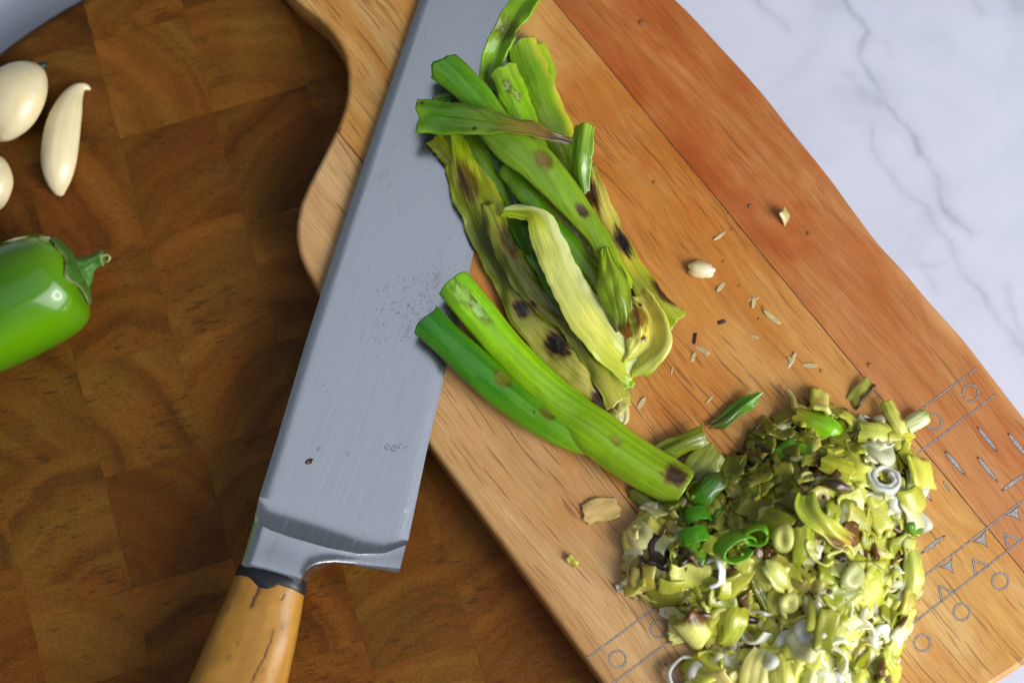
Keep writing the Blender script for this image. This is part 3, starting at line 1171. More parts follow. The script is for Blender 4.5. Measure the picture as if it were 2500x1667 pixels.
def build_pepper():
    pm = PXM * 0.955
    root = empty("green_pepper", U(40, 745, ZR))
    tag(root, "glossy green jalapeno pepper with its stem on the round board", "pepper")
    axis = [(190, 661, 20), (187, 663, 62), (180, 666, 94), (167, 672, 116), (145, 683, 134), (108, 701, 145), (60, 722, 150), (0, 752, 151), (-80, 792, 145), (-180, 842, 132), (-290, 897, 108), (-380, 942, 74), (-430, 967, 38), (-450, 977, 6)]
    path = []
    for x, y, r in axis:
        z = ZR + 0.0195
        path.append((U(x, y, z), r * pm))

    def colf(t, a, p):
        k = 0.5 + 0.5 * nz(a * 1.1, t * 2.5, 2)
        base = mixc((0.060, 0.225, 0.001), (0.150, 0.340, 0.001), k)
        up = math.sin(a)
        dk = smooth(0.25, 0.75, 0.5 + 0.5 * nz(a * 0.9 + 4, t * 1.6, 7))
        base = mixc(base, (0.016, 0.105, 0.002), 0.75 * dk)
        if t < 0.14:
            base = mixc((0.19, 0.34, 0.05), base, t / 0.14)
        return base
    body = tube_loft("body", path, M_PEPPER, colf, 72, 72, lambda t, a: 1 + 0.035 * math.cos(3 * a + 0.7) * smooth(0.0, 0.2, t) + 0.012 * nz(a * 2, t * 5, 1), 0.96)
    child(body, root)
    # calyx: a lobed cap over the shoulder
    ax0, ax1 = path[0][0], path[6][0]
    d = (ax0 - ax1).normalized()
    s = d.cross(Vector((0, 0, 1))).normalized()
    w = s.cross(d).normalized()
    vs, cols = [], []
    nr, na = 14, 72
    cen = U(193, 660, ZR + 0.0195)
    # the shoulder profile (distance back along the axis against radius)
    prof = [(0.0003, 0.0), (0.0004, 0.0035), (0.0006, 0.007), (0.0010, 0.0092), (0.0018, 0.0120), (0.0034, 0.0145), (0.0060, 0.0168)]
    def pr(rr):
        for (b0, r0), (b1, r1) in zip(prof[:-1], prof[1:]):
            if rr <= r1:
                return b0 + (b1 - b0) * (rr - r0) / (r1 - r0)
        return prof[-1][0]
    for j in range(nr):
        f = j / (nr - 1)
        for i in range(na):
            a = 2 * math.pi * i / na
            rmax = 0.0106 + 0.0026 * max(0, math.sin(a)) + 0.0016 * math.cos(5 * a + 0.6) + 0.0016 * nz(a * 1.7, 3) + 0.0007 * nz(a * 8, 5)
            rr = rmax * f
            back = pr(rr) - 0.0009 - 0.0004 * nz(a * 4, f * 4) + 0.0009 * f * f
            p = cen - d * back + s * (rr * math.cos(a)) + w * (rr * math.sin(a))
            vs.append(p)
            g = mixc((0.065, 0.175, 0.018), (0.03, 0.10, 0.012), 0.5 + 0.5 * nz(a * 3, f * 3))
            if f > 0.82:
                g = mixc(g, (0.22, 0.20, 0.06), smooth(0.90, 1, f) * (0.5 + 0.5 * nz(a * 6, 2)))
            cols.append(g)
    fs = [(j * na + i, j * na + (i + 1) % na, (j + 1) * na + (i + 1) % na, (j + 1) * na + i) for j in range(nr - 1) for i in range(na)]
    cal = mesh_obj("calyx", vs, fs, M_CALYX, True, None, cols)
    sd = cal.modifiers.new("thick", 'SOLIDIFY')
    sd.thickness = 0.0011
    sd.offset = 0
    child(cal, root)
    st = tube_loft("stem", [(U(180, 668, ZR + 0.0195), 0.0068), (U(196, 661, ZR + 0.0197), 0.0058), (U(210, 651, ZR + 0.0202), 0.0036), (U(223, 642, ZR + 0.0208), 0.0025), (U(236, 635, ZR + 0.0212), 0.0021), (U(247, 631, ZR + 0.0214), 0.0024), (U(253, 630, ZR + 0.0214), 0.0020), (U(254, 630, ZR + 0.0214), 0.0005)],
                   M_CALYX, lambda t, a, p: mixc((0.055, 0.16, 0.020), (0.20, 0.28, 0.09), smooth(0.5, 1.0, t) * (0.6 + 0.5 * nz(a * 4, t * 3))), 28, 34,
                   lambda t, a: 1 + 0.10 * math.cos(6 * a + 2 * t) + 0.1 * nz(a * 3, t * 6))
    child(st, root)
    hook = tube_loft("stem_fibre", [(U(246, 627, ZR + 0.022), 0.0005), (U(258, 622, ZR + 0.0225), 0.0005), (U(268, 628, ZR + 0.0225), 0.0005), (U(264, 637, ZR + 0.022), 0.0004), (U(256, 640, ZR + 0.0215), 0.0003)],
                     M_CALYX, lambda t, a, p: (0.30, 0.36, 0.12), 8, 16)
    child(hook, root)


build_pepper()

# ------------------------------------------------------------------ scallion leaves
GREEN = lin((92, 158, 14))
DKGREEN = lin((60, 118, 12))
BRIGHT = lin((140, 196, 20))
LIME = lin((172, 202, 40))
YEL = lin((206, 208, 70))
PALE = lin((226, 230, 130))
OLIVE = lin((118, 128, 30))
DKOLIVE = lin((84, 84, 28))
STRAW = lin((186, 176, 84))
CHAR = (0.012, 0.008, 0.006)
BROWN = (0.085, 0.030, 0.008)
KC = 1.10


def leaf(name, label, pts, kind='arch', a=0.25, cols=((0, GREEN), (1, GREEN)), across=None, spots=(), thick=0.0006, nu=90, nv=26, flat=0.6,
         ragged=0.0012, wr=0.0005, seed=0.0, group=None, cat="scallion", roll=0.0, roll1=None, base=None, mat=None, mk=True):
    base = ZT if base is None else base
    ctl = crom([(p[0], p[1], p[2], p[3]) for p in pts], nu)
    closed = kind == 'tube'
    ncol = nv if closed else nv + 1
    cen = []
    for x, y, w, z in ctl:
        zc = base + z * 0.001
        cen.append((U(x, y, zc), max(w, 2) * PXM * (1 - (zc - ZT) / D)))
    vs, cs, uv = [], [], []
    L = [0.0]
    for j in range(1, nu):
        L.append(L[-1] + (cen[j][0] - cen[j - 1][0]).length)
    for j in range(nu):
        u = j / (nu - 1)
        p, w = cen[j]
        t = (cen[min(j + 1, nu - 1)][0] - cen[max(j - 1, 0)][0]).normalized()
        s = t.cross(Vector((0, 0, 1))).normalized()
        n = s.cross(t).normalized()
        ro = roll if roll1 is None else roll + (roll1 - roll) * u
        if ro:
            q = Matrix.Rotation(ro, 3, t)
            s, n = q @ s, q @ n
        # pixel space tangent for the spots
        tx, ty = ctl[min(j + 1, nu - 1)][0] - ctl[max(j - 1, 0)][0], ctl[min(j + 1, nu - 1)][1] - ctl[max(j - 1, 0)][1]
        tl = math.hypot(tx, ty) or 1
        tx, ty = tx / tl, ty / tl
        base_c = None
        for (u0, c0), (u1, c1) in zip(cols[:-1], cols[1:]):
            if u <= u1 or (u1, c1) == cols[-1]:
                base_c = mixc(c0, c1, smooth(u0, u1, u))
                break
        for i in range(ncol):
            v = -1 + 2 * i / nv
            if closed:
                an = 2 * math.pi * i / nv
                x, z = math.cos(an), math.sin(an) * flat
                vv = x if math.sin(an) > 0 else x
                ru = math.sin(an)
                dx = 1.0 + 0.05 * nz(math.cos(an) * 1.5 + seed, math.sin(an) * 1.5, u * L[-1] * 90)
                x *= dx
                z *= dx
            else:
                vv = v
                if kind == 'arch':
                    x, z = v, a * 2 * (1 - v * v)
                elif kind == 'vee':
                    x, z = v, a * 2 * (1 - math.sqrt(v * v + 0.02))
                elif kind == 'wave':
                    x, z = v, a * math.sin(v * 4.2 + seed + u * 2.5)
                elif kind == 'roll':        # curled gutter: most of a tube, open below
                    an = math.pi / 2 - v * math.pi * 0.78
                    x, z = math.cos(an), math.sin(an) * flat
                    vv = x
                elif kind == 'fold':        # a flap turned back over the top
                    k_ = 0.30
                    if v < k_:
                        x = -1 + (v + 1) / (k_ + 1) * 2
                        z = a * 1.2 * (1 - x * x)
                    else:
                        q_ = (v - k_) / (1 - k_)
                        x = 1 - q_ * 1.05
                        z = a * 1.2 * (1 - x * x) + 0.10 + 0.16 * math.sin(math.pi * min(1, q_ * 1.1))
                    vv = x
            p2 = p + s * (-x * w / 2) + n * (z * w / 2)
            if closed:
                p2 = p2 + Vector((0, 0, flat * w / 2))
            # wrinkles running along the leaf, more in the limp ones
            ww = wr * (1.2 * nz(vv * 1.4 + seed * 3, L[j] * 60, seed) + 0.45 * nz(vv * 2.6 + seed, L[j] * 150, seed + 5) + 0.10 * nz(vv * 8 + seed, L[j] * 30, seed + 8))
            p2 = p2 + n * ww + s * (wr * 0.6 * nz(L[j] * 110, seed * 2 + v, 3))
            if not closed:
                ew = abs(vv) ** 3
                p2 = p2 + n * (ew * 0.0011 * nz(L[j] * 130, seed + (5 if v > 0 else 9))) + s * (ew * 0.0010 * nz(L[j] * 160, seed + (2 if v > 0 else 7)) + 0.0003 * ew * nz(L[j] * 500, seed + v))
            # torn ends
            e0 = math.exp(-(L[j] / 0.0025) ** 2)
            e1 = math.exp(-((L[-1] - L[j]) / 0.0025) ** 2)
            if closed:
                p2 = p2 + t * (ragged * (1.4 * nz(vv * 1.1 + seed, 1.3) + 0.12 * nz(vv * 9 + seed, 2.2)) * (e0 - e1))
            else:
                p2 = p2 + t * (ragged * (1.2 * nz(vv * 1.5 + seed, 1.3) + 0.35 * nz(vv * 9 + seed, 2.2)) * (e0 - e1))
            uv.append((L[j] * 22, (i / nv) * (w / 0.012)))
            c = base_c
            # edges a bit paler, mid darker
            c = mixc(c, mixc(c, LIME, 0.5), 0.35 * abs(vv) ** 4)
            if across is not None:
                c = mixc(c, across[1], smooth(across[0] - 0.35, across[0] + 0.35, vv + 0.25 * nz(u * 5, seed)))
            c = mixc(c, tuple(q * 0.72 for q in c), 0.5 + 0.5 * nz(u * 6 + seed, vv * 1.2, 4) - 0.35 if nz(u * 6 + seed, vv * 1.2, 4) > -0.2 else 0)
            ppx = ctl[j][0] + ty * x * ctl[j][2] / 2
            ppy = ctl[j][1] - tx * x * ctl[j][2] / 2
            if not closed or math.sin(2 * math.pi * i / nv) > -0.2:
                for sx, sy, rl, rw, sc, al in spots:
                    dx, dy = ppx - sx, ppy - sy
                    dl, dw = (dx * tx + dy * ty) / rl, (-dx * ty + dy * tx) / rw
                    dd = math.hypot(dl, dw) + 0.28 * nz(ppx * 0.05, ppy * 0.05, sx) + 0.55 * nz(dl * 1.2, dw * 5.0, sx) * (0.4 + 0.6 * min(1, abs(dl)))
                    if dd < 2.6:
                        c = mixc(c, (0.20, 0.105, 0.016), al * 0.38 * (1 - smooth(0.7, 1.7, dd)))
                        c = mixc(c, (0.10, 0.034, 0.006), al * 0.9 * (1 - smooth(0.85, 1.35, dd)))
                        c = mixc(c, sc, al * (1 - smooth(0.74, 0.94, dd)))
                        p2 -= n * (0.0004 * al * (1 - smooth(0.5, 1.1, dd))) - n * (0.0003 * (1 - smooth(0.0, 1.0, dd)) * nz(ppx * 0.2, ppy * 0.2, 2))
            vs.append(p2)
            cs.append((c[0] * KC * 1.03, c[1] * KC, c[2] * KC * (0.72 if c[2] < 0.1 else 0.92)))
    fs = []
    for j in range(nu - 1):
        for i in range(nv):
            i2 = (i + 1) % ncol
            fs.append((j * ncol + i, j * ncol + i2, (j + 1) * ncol + i2, (j + 1) * ncol + i))
    o = mesh_obj(name, vs, fs, mat or M_LEAF, True, uv, cs)
    sd = o.modifiers.new("thick", 'SOLIDIFY')
    sd.thickness = thick
    sd.offset = -1 if closed else 0
    if closed:
        bm = bmesh.new()
        bm.from_mesh(o.data)
        bmesh.ops.recalc_face_normals(bm, faces=bm.faces)
        bm.to_mesh(o.data)
        bm.free()
    if mk:
        tag(o, label, cat, group)
    return o


GRP = "scallion leaves heaped on the knife and paddle board"


def build_scallions():
    S = "scallion_leaf"
    # ---- lowest layer
    leaf(S, "wide flat lime leaf with square-cut end under the bright tube, resting on the board", [(1270, 100, 74, 3), (1284, 140, 82, 3), (1312, 215, 88, 3), (1350, 300, 84, 2.5), (1380, 370, 66, 2), (1405, 440, 44, 1.5)],
         'arch', 0.10, ((0, lin((160, 200, 60))), (0.25, lin((120, 170, 25))), (0.8, lin((134, 160, 22))), (1, OLIVE)), across=(0.75, YEL), seed=1.1, group=GRP)
    leaf(S, "small lime scrap peeping out behind the wide flat leaf's square end", [(1310, 112, 40, 1.5), (1332, 150, 34, 1.5), (1345, 200, 20, 1.5)], 'arch', 0.15, ((0, LIME), (1, BRIGHT)), seed=1.9, nu=30, group=GRP)
    leaf(S, "yellow charred leaf along the outer side of the heap with ragged cut end", [(1440, 405, 20, 5), (1460, 480, 44, 4), (1489, 555, 54, 3), (1520, 615, 60, 3), (1556, 675, 60, 3), (1605, 742, 64, 3), (1650, 790, 74, 2)],
         'vee', 0.20, ((0, STRAW), (0.3, lin((210, 196, 92))), (0.55, lin((190, 186, 60))), (0.8, lin((160, 168, 40))), (1, lin((176, 190, 60)))), spots=((1443, 470, 40, 15, BROWN, 0.95), (1519, 592, 36, 17, CHAR, 1.0), (1618, 716, 40, 13, (0.03, 0.015, 0.015), 0.9)), seed=2.3, group=GRP)
    leaf(S, "short olive scrap lying flat on the blade beside the heap", [(1060, 338, 50, 4), (1085, 365, 52, 4), (1112, 410, 30, 4)], 'arch', 0.12, ((0, OLIVE), (1, lin((110, 120, 20)))), seed=3.0, nu=30, group=GRP)
    leaf(S, "olive corner of leaf behind the sideways leaf on the blade", [(1058, 262, 30, 5), (1072, 245, 34, 5), (1100, 240, 24, 5)], 'arch', 0.12, ((0, OLIVE), (1, GREEN)), seed=3.6, nu=24, group=GRP)
    leaf(S, "dark narrow leaf in the hollow between the charred leaf and the long tube", [(1150, 330, 44, 4), (1180, 400, 46, 3), (1210, 470, 46, 2), (1245, 560, 50, 1.5), (1285, 640, 46, 1.5)], 'arch', 0.2, ((0, lin((110, 150, 24))), (0.5, lin((96, 140, 20))), (1, DKGREEN)), seed=4.2, group=GRP)
    leaf(S, "deep green leaf at the bottom of the hollow, mostly hidden", [(1200, 340, 60, 3), (1235, 430, 64, 2), (1275, 520, 70, 1.2), (1320, 610, 66, 1.2), (1370, 690, 50, 1.2)], 'arch', 0.10, ((0, DKGREEN), (1, lin((70, 110, 14)))), seed=4.8, group=GRP)
    leaf(S, "green round-ended leaf tucked under the long charred tube", [(1243, 402, 56, 4.5), (1275, 455, 64, 5), (1315, 510, 60, 5), (1362, 565, 54, 5), (1418, 635, 52, 5), (1475, 715, 40, 4)],
         'roll', 0.2, ((0, lin((120, 165, 30))), (0.5, GREEN), (1, lin((150, 185, 30)))), flat=0.5, seed=5.4, group=GRP)
    leaf(S, "limp translucent olive leaf with a small hole between pale strip and tube", [(1330, 462, 40, 6), (1372, 535, 56, 6), (1415, 610, 64, 6), (1450, 680, 62, 5), (1475, 740, 48, 4)],
         'wave', 0.10, ((0, lin((140, 160, 50))), (0.5, lin((150, 148, 70))), (1, lin((150, 140, 44)))), spots=((1408, 602, 6, 5, CHAR, 1.0), (1395, 565, 40, 10, (0.34, 0.34, 0.22), 0.7)), seed=6.1, wr=0.0010, group=GRP)
    # ---- the left, charred and folded leaves
    leaf(S, "long limp charred leaf with four black burn spots along the knife side", [(1113, 328, 60, 4.5), (1132, 405, 84, 4.5), (1165, 490, 104, 4), (1205, 580, 108, 3), (1248, 668, 104, 2), (1295, 758, 106, 1.5), (1362, 842, 112, 1.2), (1430, 908, 112, 1.2), (1492, 978, 96, 1.2), (1516, 1008, 76, 1.0)],
         'arch', 0.10, ((0, lin((140, 170, 30))), (0.10, lin((160, 176, 36))), (0.22, lin((122, 136, 34))), (0.34, lin((98, 106, 30))), (0.52, lin((122, 128, 50))), (0.7, lin((156, 156, 66))), (0.88, lin((196, 190, 96))), (1, lin((214, 210, 130)))),
         across=(0.72, lin((176, 184, 50))), spots=((1140, 445, 50, 24, (0.11, 0.055, 0.012), 0.6), (1236, 580, 28, 17, CHAR, 1), (1272, 757, 24, 14, CHAR, 1), (1358, 846, 36, 22, CHAR, 1), (1443, 892, 42, 8, CHAR, 0.95), (1474, 980, 36, 24, (0.055, 0.020, 0.008), 1.0)),
         seed=7.2, wr=0.0016, nu=150, nv=40, group=GRP)
    leaf(S, "dark olive folded leaf lying over the long charred leaf", [(1190, 500, 34, 7), (1226, 590, 52, 7), (1268, 668, 66, 6), (1318, 730, 60, 5), (1376, 782, 50, 4.5), (1430, 850, 50, 4), (1478, 925, 58, 3.5), (1510, 985, 58, 2.5)],
         'arch', 0.09, ((0, lin((150, 160, 46))), (0.25, lin((80, 88, 26))), (0.5, lin((92, 94, 34))), (0.75, lin((132, 134, 50))), (1, lin((190, 186, 80)))), spots=((1300, 745, 14, 8, CHAR, 0.9), (1240, 590, 40, 20, (0.03, 0.02, 0.01), 0.6)), seed=8.0, wr=0.0008, nu=110, group=GRP)
    leaf(S, "narrow dark green leaf running beside the pale strip", [(1296, 618, 26, 7), (1330, 672, 34, 7), (1372, 738, 38, 6.5), (1432, 812, 44, 5), (1490, 885, 46, 3.5), (1532, 950, 40, 2.5)],
         'vee', 0.25, ((0, DKGREEN), (0.6, GREEN), (0.85, BRIGHT), (1, BRIGHT)), seed=8.8, group=GRP)
    # ---- upper layer
    leaf(S, "bright folded leaf on the blade reaching up over the tip end", [(1318, -55, 56, 6), (1296, -20, 62, 6), (1270, 18, 66, 7), (1245, 55, 62, 8), (1224, 95, 62, 8), (1208, 135, 58, 7), (1196, 175, 52, 6), (1186, 215, 42, 5)],
         'vee', -0.28, ((0, lin((130, 176, 24))), (0.35, lin((116, 160, 40))), (0.55, lin((126, 168, 10))), (0.8, BRIGHT), (1, lin((90, 120, 20)))), across=(0.4, BRIGHT), spots=((1240, 68, 26, 30, (0.10, 0.16, 0.03), 0.5),), seed=9.1, group=GRP)
    leaf(S, "short glossy lime tube with a square-cut end in the middle of the heap", [(1228, 170, 70, 8), (1244, 210, 70, 8), (1264, 262, 66, 8), (1288, 318, 62, 7), (1312, 380, 56, 6)],
         'roll', 0.2, ((0, lin((165, 205, 60))), (0.3, BRIGHT), (1, lin((130, 176, 24)))), flat=0.42, seed=10.2, spots=((1240, 216, 16, 8, (0.40, 0.58, 0.22), 0.8), (1262, 240, 12, 6, (0.40, 0.58, 0.22), 0.8)), group=GRP)
    leaf(S, "long green tube with pointed cut end and singed spots crossing the whole heap", [(1082, 168, 88, 9), (1115, 195, 84, 9), (1160, 240, 80, 9), (1205, 310, 92, 9), (1252, 360, 104, 9.5), (1308, 405, 98, 10), (1368, 468, 84, 10), (1420, 530, 66, 9), (1460, 582, 54, 8.5), (1492, 640, 48, 8), (1530, 705, 40, 7)],
         'tube', 0.2, ((0, lin((78, 140, 10))), (0.16, lin((96, 160, 18))), (0.3, lin((120, 160, 36))), (0.55, lin((132, 176, 40))), (0.8, lin((140, 176, 34))), (1, LIME)), flat=0.42, ragged=0.0035, spots=((1326, 403, 24, 18, (0.22, 0.17, 0.05), 0.75), (1420, 522, 18, 12, (0.06, 0.04, 0.03), 0.9)), seed=11.4, nu=130, nv=40, wr=0.0003, group=GRP)
    leaf(S, "dark leaf lying sideways over the others, tapering to a brown withered tip", [(1022, 284, 88, 13), (1060, 285, 88, 13.5), (1130, 290, 82, 14.5), (1195, 297, 64, 15), (1245, 306, 46, 15.5), (1298, 317, 36, 15.5), (1346, 334, 24, 14), (1392, 347, 14, 12)],
         'fold', 0.05, ((0, lin((104, 150, 14))), (0.12, lin((70, 124, 10))), (0.45, lin((96, 128, 20))), (0.65, lin((130, 120, 36))), (0.8, lin((120, 92, 34))), (0.9, lin((80, 48, 18))), (1, lin((70, 44, 20)))), spots=((1032, 253, 5, 5, CHAR, 0.8), (1158, 316, 6, 5, CHAR, 0.8)), seed=12.7, wr=0.0006, nu=110, nv=34, roll=0.0, group=GRP)
    leaf(S, "short glossy green stub standing against the yellow charred leaf", [(1430, 308, 54, 12.5), (1424, 345, 58, 11.5), (1417, 395, 58, 9.5), (1418, 435, 44, 7.5), (1424, 470, 22, 6)], 'vee', 0.24, ((0, lin((150, 190, 40))), (0.4, lin((120, 166, 40))), (1, lin((100, 140, 24)))), seed=13.5, nu=60, roll=0.25, group=GRP)
    leaf(S, "wet bulging green leaf end beside the pale curl", [(1480, 612, 26, 11), (1488, 648, 52, 12), (1498, 690, 74, 13), (1507, 735, 76, 12), (1513, 775, 52, 10), (1514, 800, 24, 8)],
         'arch', 0.24, ((0, LIME), (0.4, lin((150, 180, 40))), (0.75, lin((124, 150, 26))), (1, lin((70, 66, 20)))), across=(0.85, lin((70, 84, 12))), seed=14.1, wr=0.0016, nu=90, nv=34, group=GRP)
    leaf(S, "pale yellow-green strip with a bent-over end on top of the heap", [(1226, 517, 26, 9), (1262, 517, 34, 10), (1300, 522, 46, 11.5), (1322, 550, 70, 12), (1345, 605, 78, 11), (1378, 680, 88, 10.5), (1420, 752, 96, 10), (1470, 822, 92, 8), (1520, 880, 84, 5), (1552, 912, 62, 3)],
         'arch', 0.08, ((0, LIME), (0.15, lin((190, 204, 50))), (0.28, lin((214, 222, 110))), (0.5, lin((222, 228, 130))), (0.7, lin((226, 228, 110))), (0.88, lin((206, 214, 80))), (1, lin((190, 206, 80)))), across=(0.45, lin((232, 238, 170))), seed=15.2, nu=120, nv=30, group=GRP)
    leaf(S, "pale curled leaf base with amber scorch at the lower end of the heap", [(1530, 898, 60, 5), (1565, 872, 92, 7), (1588, 830, 92, 9), (1582, 785, 92, 10.5), (1566, 745, 84, 11), (1552, 716, 50, 10)],
         'wave', 0.20, ((0, lin((206, 214, 90))), (0.3, lin((226, 226, 120))), (0.6, lin((232, 220, 104))), (1, lin((226, 216, 110)))), spots=((1560, 772, 30, 18, (0.22, 0.085, 0.012), 0.7), (1560, 742, 7, 6, CHAR, 1), (1572, 826, 7, 6, (0.10, 0.04, 0.01), 0.9)), seed=16.3, wr=0.0022, nu=90, nv=40, group=GRP)
    leaf(S, "small bright green end showing under the pale curl", [(1560, 905, 40, 2), (1590, 880, 44, 2.5), (1622, 842, 26, 1.5)], 'arch', 0.15, ((0, BRIGHT), (1, GREEN)), seed=17.0, nu=30, group=GRP)
    leaf(S, "little glassy lime end under the yellow leaf's cut end", [(1585, 790, 40, 2), (1608, 812, 42, 2.5), (1625, 826, 30, 1.5)], 'arch', 0.2, ((0, LIME), (1, lin((190, 215, 110)))), seed=17.8, nu=30, group=GRP)
    leaf(S, "pale glassy scrap stuck to the board below the charred leaf", [(1512, 995, 46, 0.8), (1518, 1020, 40, 0.8), (1512, 1044, 12, 0.6)], 'arch', 0.05, ((0, lin((220, 214, 160))), (1, lin((216, 200, 150)))), seed=18.4, nu=24, thick=0.0005, group=GRP)

    # ---- the forked scallion in front: three parts of one plant
    root = empty("forked_scallion", U(1450, 1060, ZT))
    tag(root, "bright green forked scallion with two cut stalks and a scorched base end", "scallion")
    for nm, pts, cols, sp, sd, ac in (
        ("stalk", [(1040, 789, 88, 5), (1062, 808, 86, 5), (1100, 843, 85, 4.5), (1173, 912, 88, 2.5), (1237, 967, 86, 1), (1317, 1024, 84, 0.4), (1385, 1062, 76, 0.5), (1450, 1092, 56, 1.0), (1490, 1112, 34, 1.5)],
         ((0, lin((50, 128, 34))), (0.2, lin((62, 138, 22))), (0.42, lin((60, 136, 8))), (0.65, lin((96, 158, 10))), (1, lin((130, 182, 14)))), ((1225, 935, 26, 16, lin((118, 128, 30)), 0.7), (1302, 1016, 3, 3, CHAR, 1), (1335, 1020, 20, 12, lin((110, 110, 20)), 0.6)), 20.1, None),
        ("stem", [(1106, 697, 88, 6), (1128, 724, 88, 6), (1173, 780, 88, 4.5), (1253, 873, 84, 2), (1326, 946, 86, 1), (1392, 1008, 96, 0.5), (1446, 1056, 112, 0.3), (1500, 1099, 114, 0.3), (1560, 1138, 112, 0.4), (1620, 1173, 108, 0.6), (1668, 1201, 102, 0.8)],
         ((0, lin((132, 204, 30))), (0.10, lin((140, 206, 26))), (0.3, lin((150, 206, 10))), (0.55, lin((140, 192, 12))), (0.75, lin((142, 184, 14))), (0.9, lin((136, 172, 16))), (1, lin((150, 176, 40)))),
         ((1165, 768, 40, 12, lin((170, 226, 130)), 0.7), (1130, 730, 26, 20, lin((160, 222, 110)), 0.6), (1643, 1170, 26, 24, (0.045, 0.020, 0.010), 0.95), (1500, 1090, 16, 10, lin((150, 150, 40)), 0.5)), 21.7, None)):
        o = leaf(nm, None, pts, 'tube', 0.2, cols, None, sp, 0.0011, 170, 48, 0.60, 0.0014, 0.00035, sd, mk=False)
        child(o, root)

    # ---- loose leaves between the fork and the chopped heap
    leaf(S, "frayed dark green shred lying alone on the board above the chopped heap", [(1735, 1042, 26, 0.8), (1765, 1028, 34, 1.2), (1800, 1002, 34, 2), (1830, 980, 30, 3), (1856, 962, 20, 3)], 'vee', 0.3, ((0, lin((90, 90, 24))), (0.3, lin((70, 100, 14))), (0.8, lin((90, 150, 24))), (1, lin((130, 180, 70)))), seed=30.2, nu=44, ragged=0.004, group=GRP)
    leaf(S, "flat wet olive leaf piece beside the scorched stem end, folded along its length", [(1600, 1112, 44, 2), (1640, 1096, 52, 3), (1685, 1075, 52, 4), (1722, 1062, 46, 4)], 'vee', 0.25, ((0, lin((110, 122, 20))), (0.5, lin((126, 140, 22))), (1, lin((130, 142, 30)))), seed=31.3, nu=44, group=GRP)
    leaf(S, "square flat olive leaf piece beside the scorched stem end", [(1690, 1168, 76, 2), (1715, 1135, 80, 3), (1748, 1098, 66, 3)], 'arch', 0.08, ((0, lin((116, 128, 24))), (1, lin((140, 150, 36)))), seed=32.3, nu=40, group=GRP)
    leaf(S, "dark olive scrap squeezed under the scorched stem end", [(1545, 1195, 40, 0.8), (1575, 1215, 56, 1), (1608, 1232, 44, 1)], 'arch', 0.14, ((0, lin((110, 120, 40))), (1, lin((90, 104, 30)))), seed=33.3, nu=30, group=GRP)


build_scallions()

# ------------------------------------------------------------------ chopped heap
HEAP = [(1535, 1310), (1560, 1262), (1600, 1235), (1660, 1215), (1720, 1200), (1770, 1150), (1810, 1120), (1840, 1060), (1880, 1035), (1930, 1010), (1985, 985), (2040, 1010), (2090, 1025),
        (2150, 1035), (2200, 1070), (2225, 1120), (2240, 1180), (2235, 1260), (2225, 1340), (2238, 1420), (2220, 1480), (2205, 1545), (2170, 1610), (2150, 1720), (1690, 1720), (1690, 1640),
        (1760, 1590), (1840, 1560), (1830, 1530), (1760, 1545), (1690, 1555), (1650, 1530), (1640, 1480), (1580, 1460), (1545, 1430), (1545, 1370)]


def in_poly(x, y, P):
    c = False
    n = len(P)
    for i in range(n):
        x1, y1 = P[i]
        x2, y2 = P[i - 1]
        if (y1 > y) != (y2 > y) and x < (x2 - x1) * (y - y1) / (y2 - y1) + x1:
            c = not c
    return c


def edge_d(x, y):
    return min(seg_dist((x, y), HEAP[i - 1], HEAP[i]) for i in range(len(HEAP)))


def heap_h(x, y):
    if not in_poly(x, y, HEAP):
        return 0.0
    g = 15 * math.exp(-((x - 2010) / 210) ** 2 - ((y - 1330) / 240) ** 2) + 10 * math.exp(-((x - 1960) / 180) ** 2 - ((y - 1640) / 110) ** 2) \
        + 7 * math.exp(-((x - 1640) / 110) ** 2 - ((y - 1350) / 110) ** 2) + 4 + 4 * math.exp(-((x - 1830) / 150) ** 2 - ((y - 1280) / 150) ** 2)
    return min(g, 0.8 + edge_d(x, y) * 0.085)


# --- shape library, local metres, base near z=0
def lib_sheet(a, b, curve, seed, sk=0.0):
    nu, nv = 9, 9
    vs, uv, cs = [], [], []
    for j in range(nu):
        for i in range(nv):
            u, v = j / (nu - 1) - 0.5, i / (nv - 1) - 0.5
            u2 = u * (1 + 0.16 * nz(v * 2 + seed, seed)) + sk * v + 0.13 * nz(v * 2.7 + seed, 7.1) * (1 if u > 0 else 0.4)
            v2 = v * (1 + 0.16 * nz(u * 2 + seed, seed + 5)) + 0.12 * nz(u * 2.9 + seed, 3.7)
            x, y = u2 * a, v2 * b
            th = v2 * 2 * curve
            if abs(curve) > 0.02:
                r = b / (2 * curve)
                y, z = r * math.sin(th), r * (math.cos(th) - 1)
            else:
                z = 0
            z += 0.0007 * nz(u * 2 + seed, v * 2, 2) + 0.0002 * nz(u * 6, v * 6 + seed, 6)
            z += 0.18 * a * nz(seed, 3.3) * (u * u * 2)
            vs.append((x, y, z))
            uv.append((u * a * 90, v * b / 0.012 * 4))
            k = 0.86 + 0.20 * nz(u * 2 + seed, v * 2, 9)
            ta = seed * 2.4
            cs.append(tone(k, u * math.cos(ta) + v * math.sin(ta) + 0.12 * nz(u * 4 + seed, v * 4, 3), seed, int(seed * 10) % 4 == 1))
    fs = [(j * nv + i, j * nv + i + 1, (j + 1) * nv + i + 1, (j + 1) * nv + i) for j in range(nu - 1) for i in range(nv - 1)]
    return vs, fs, uv, cs


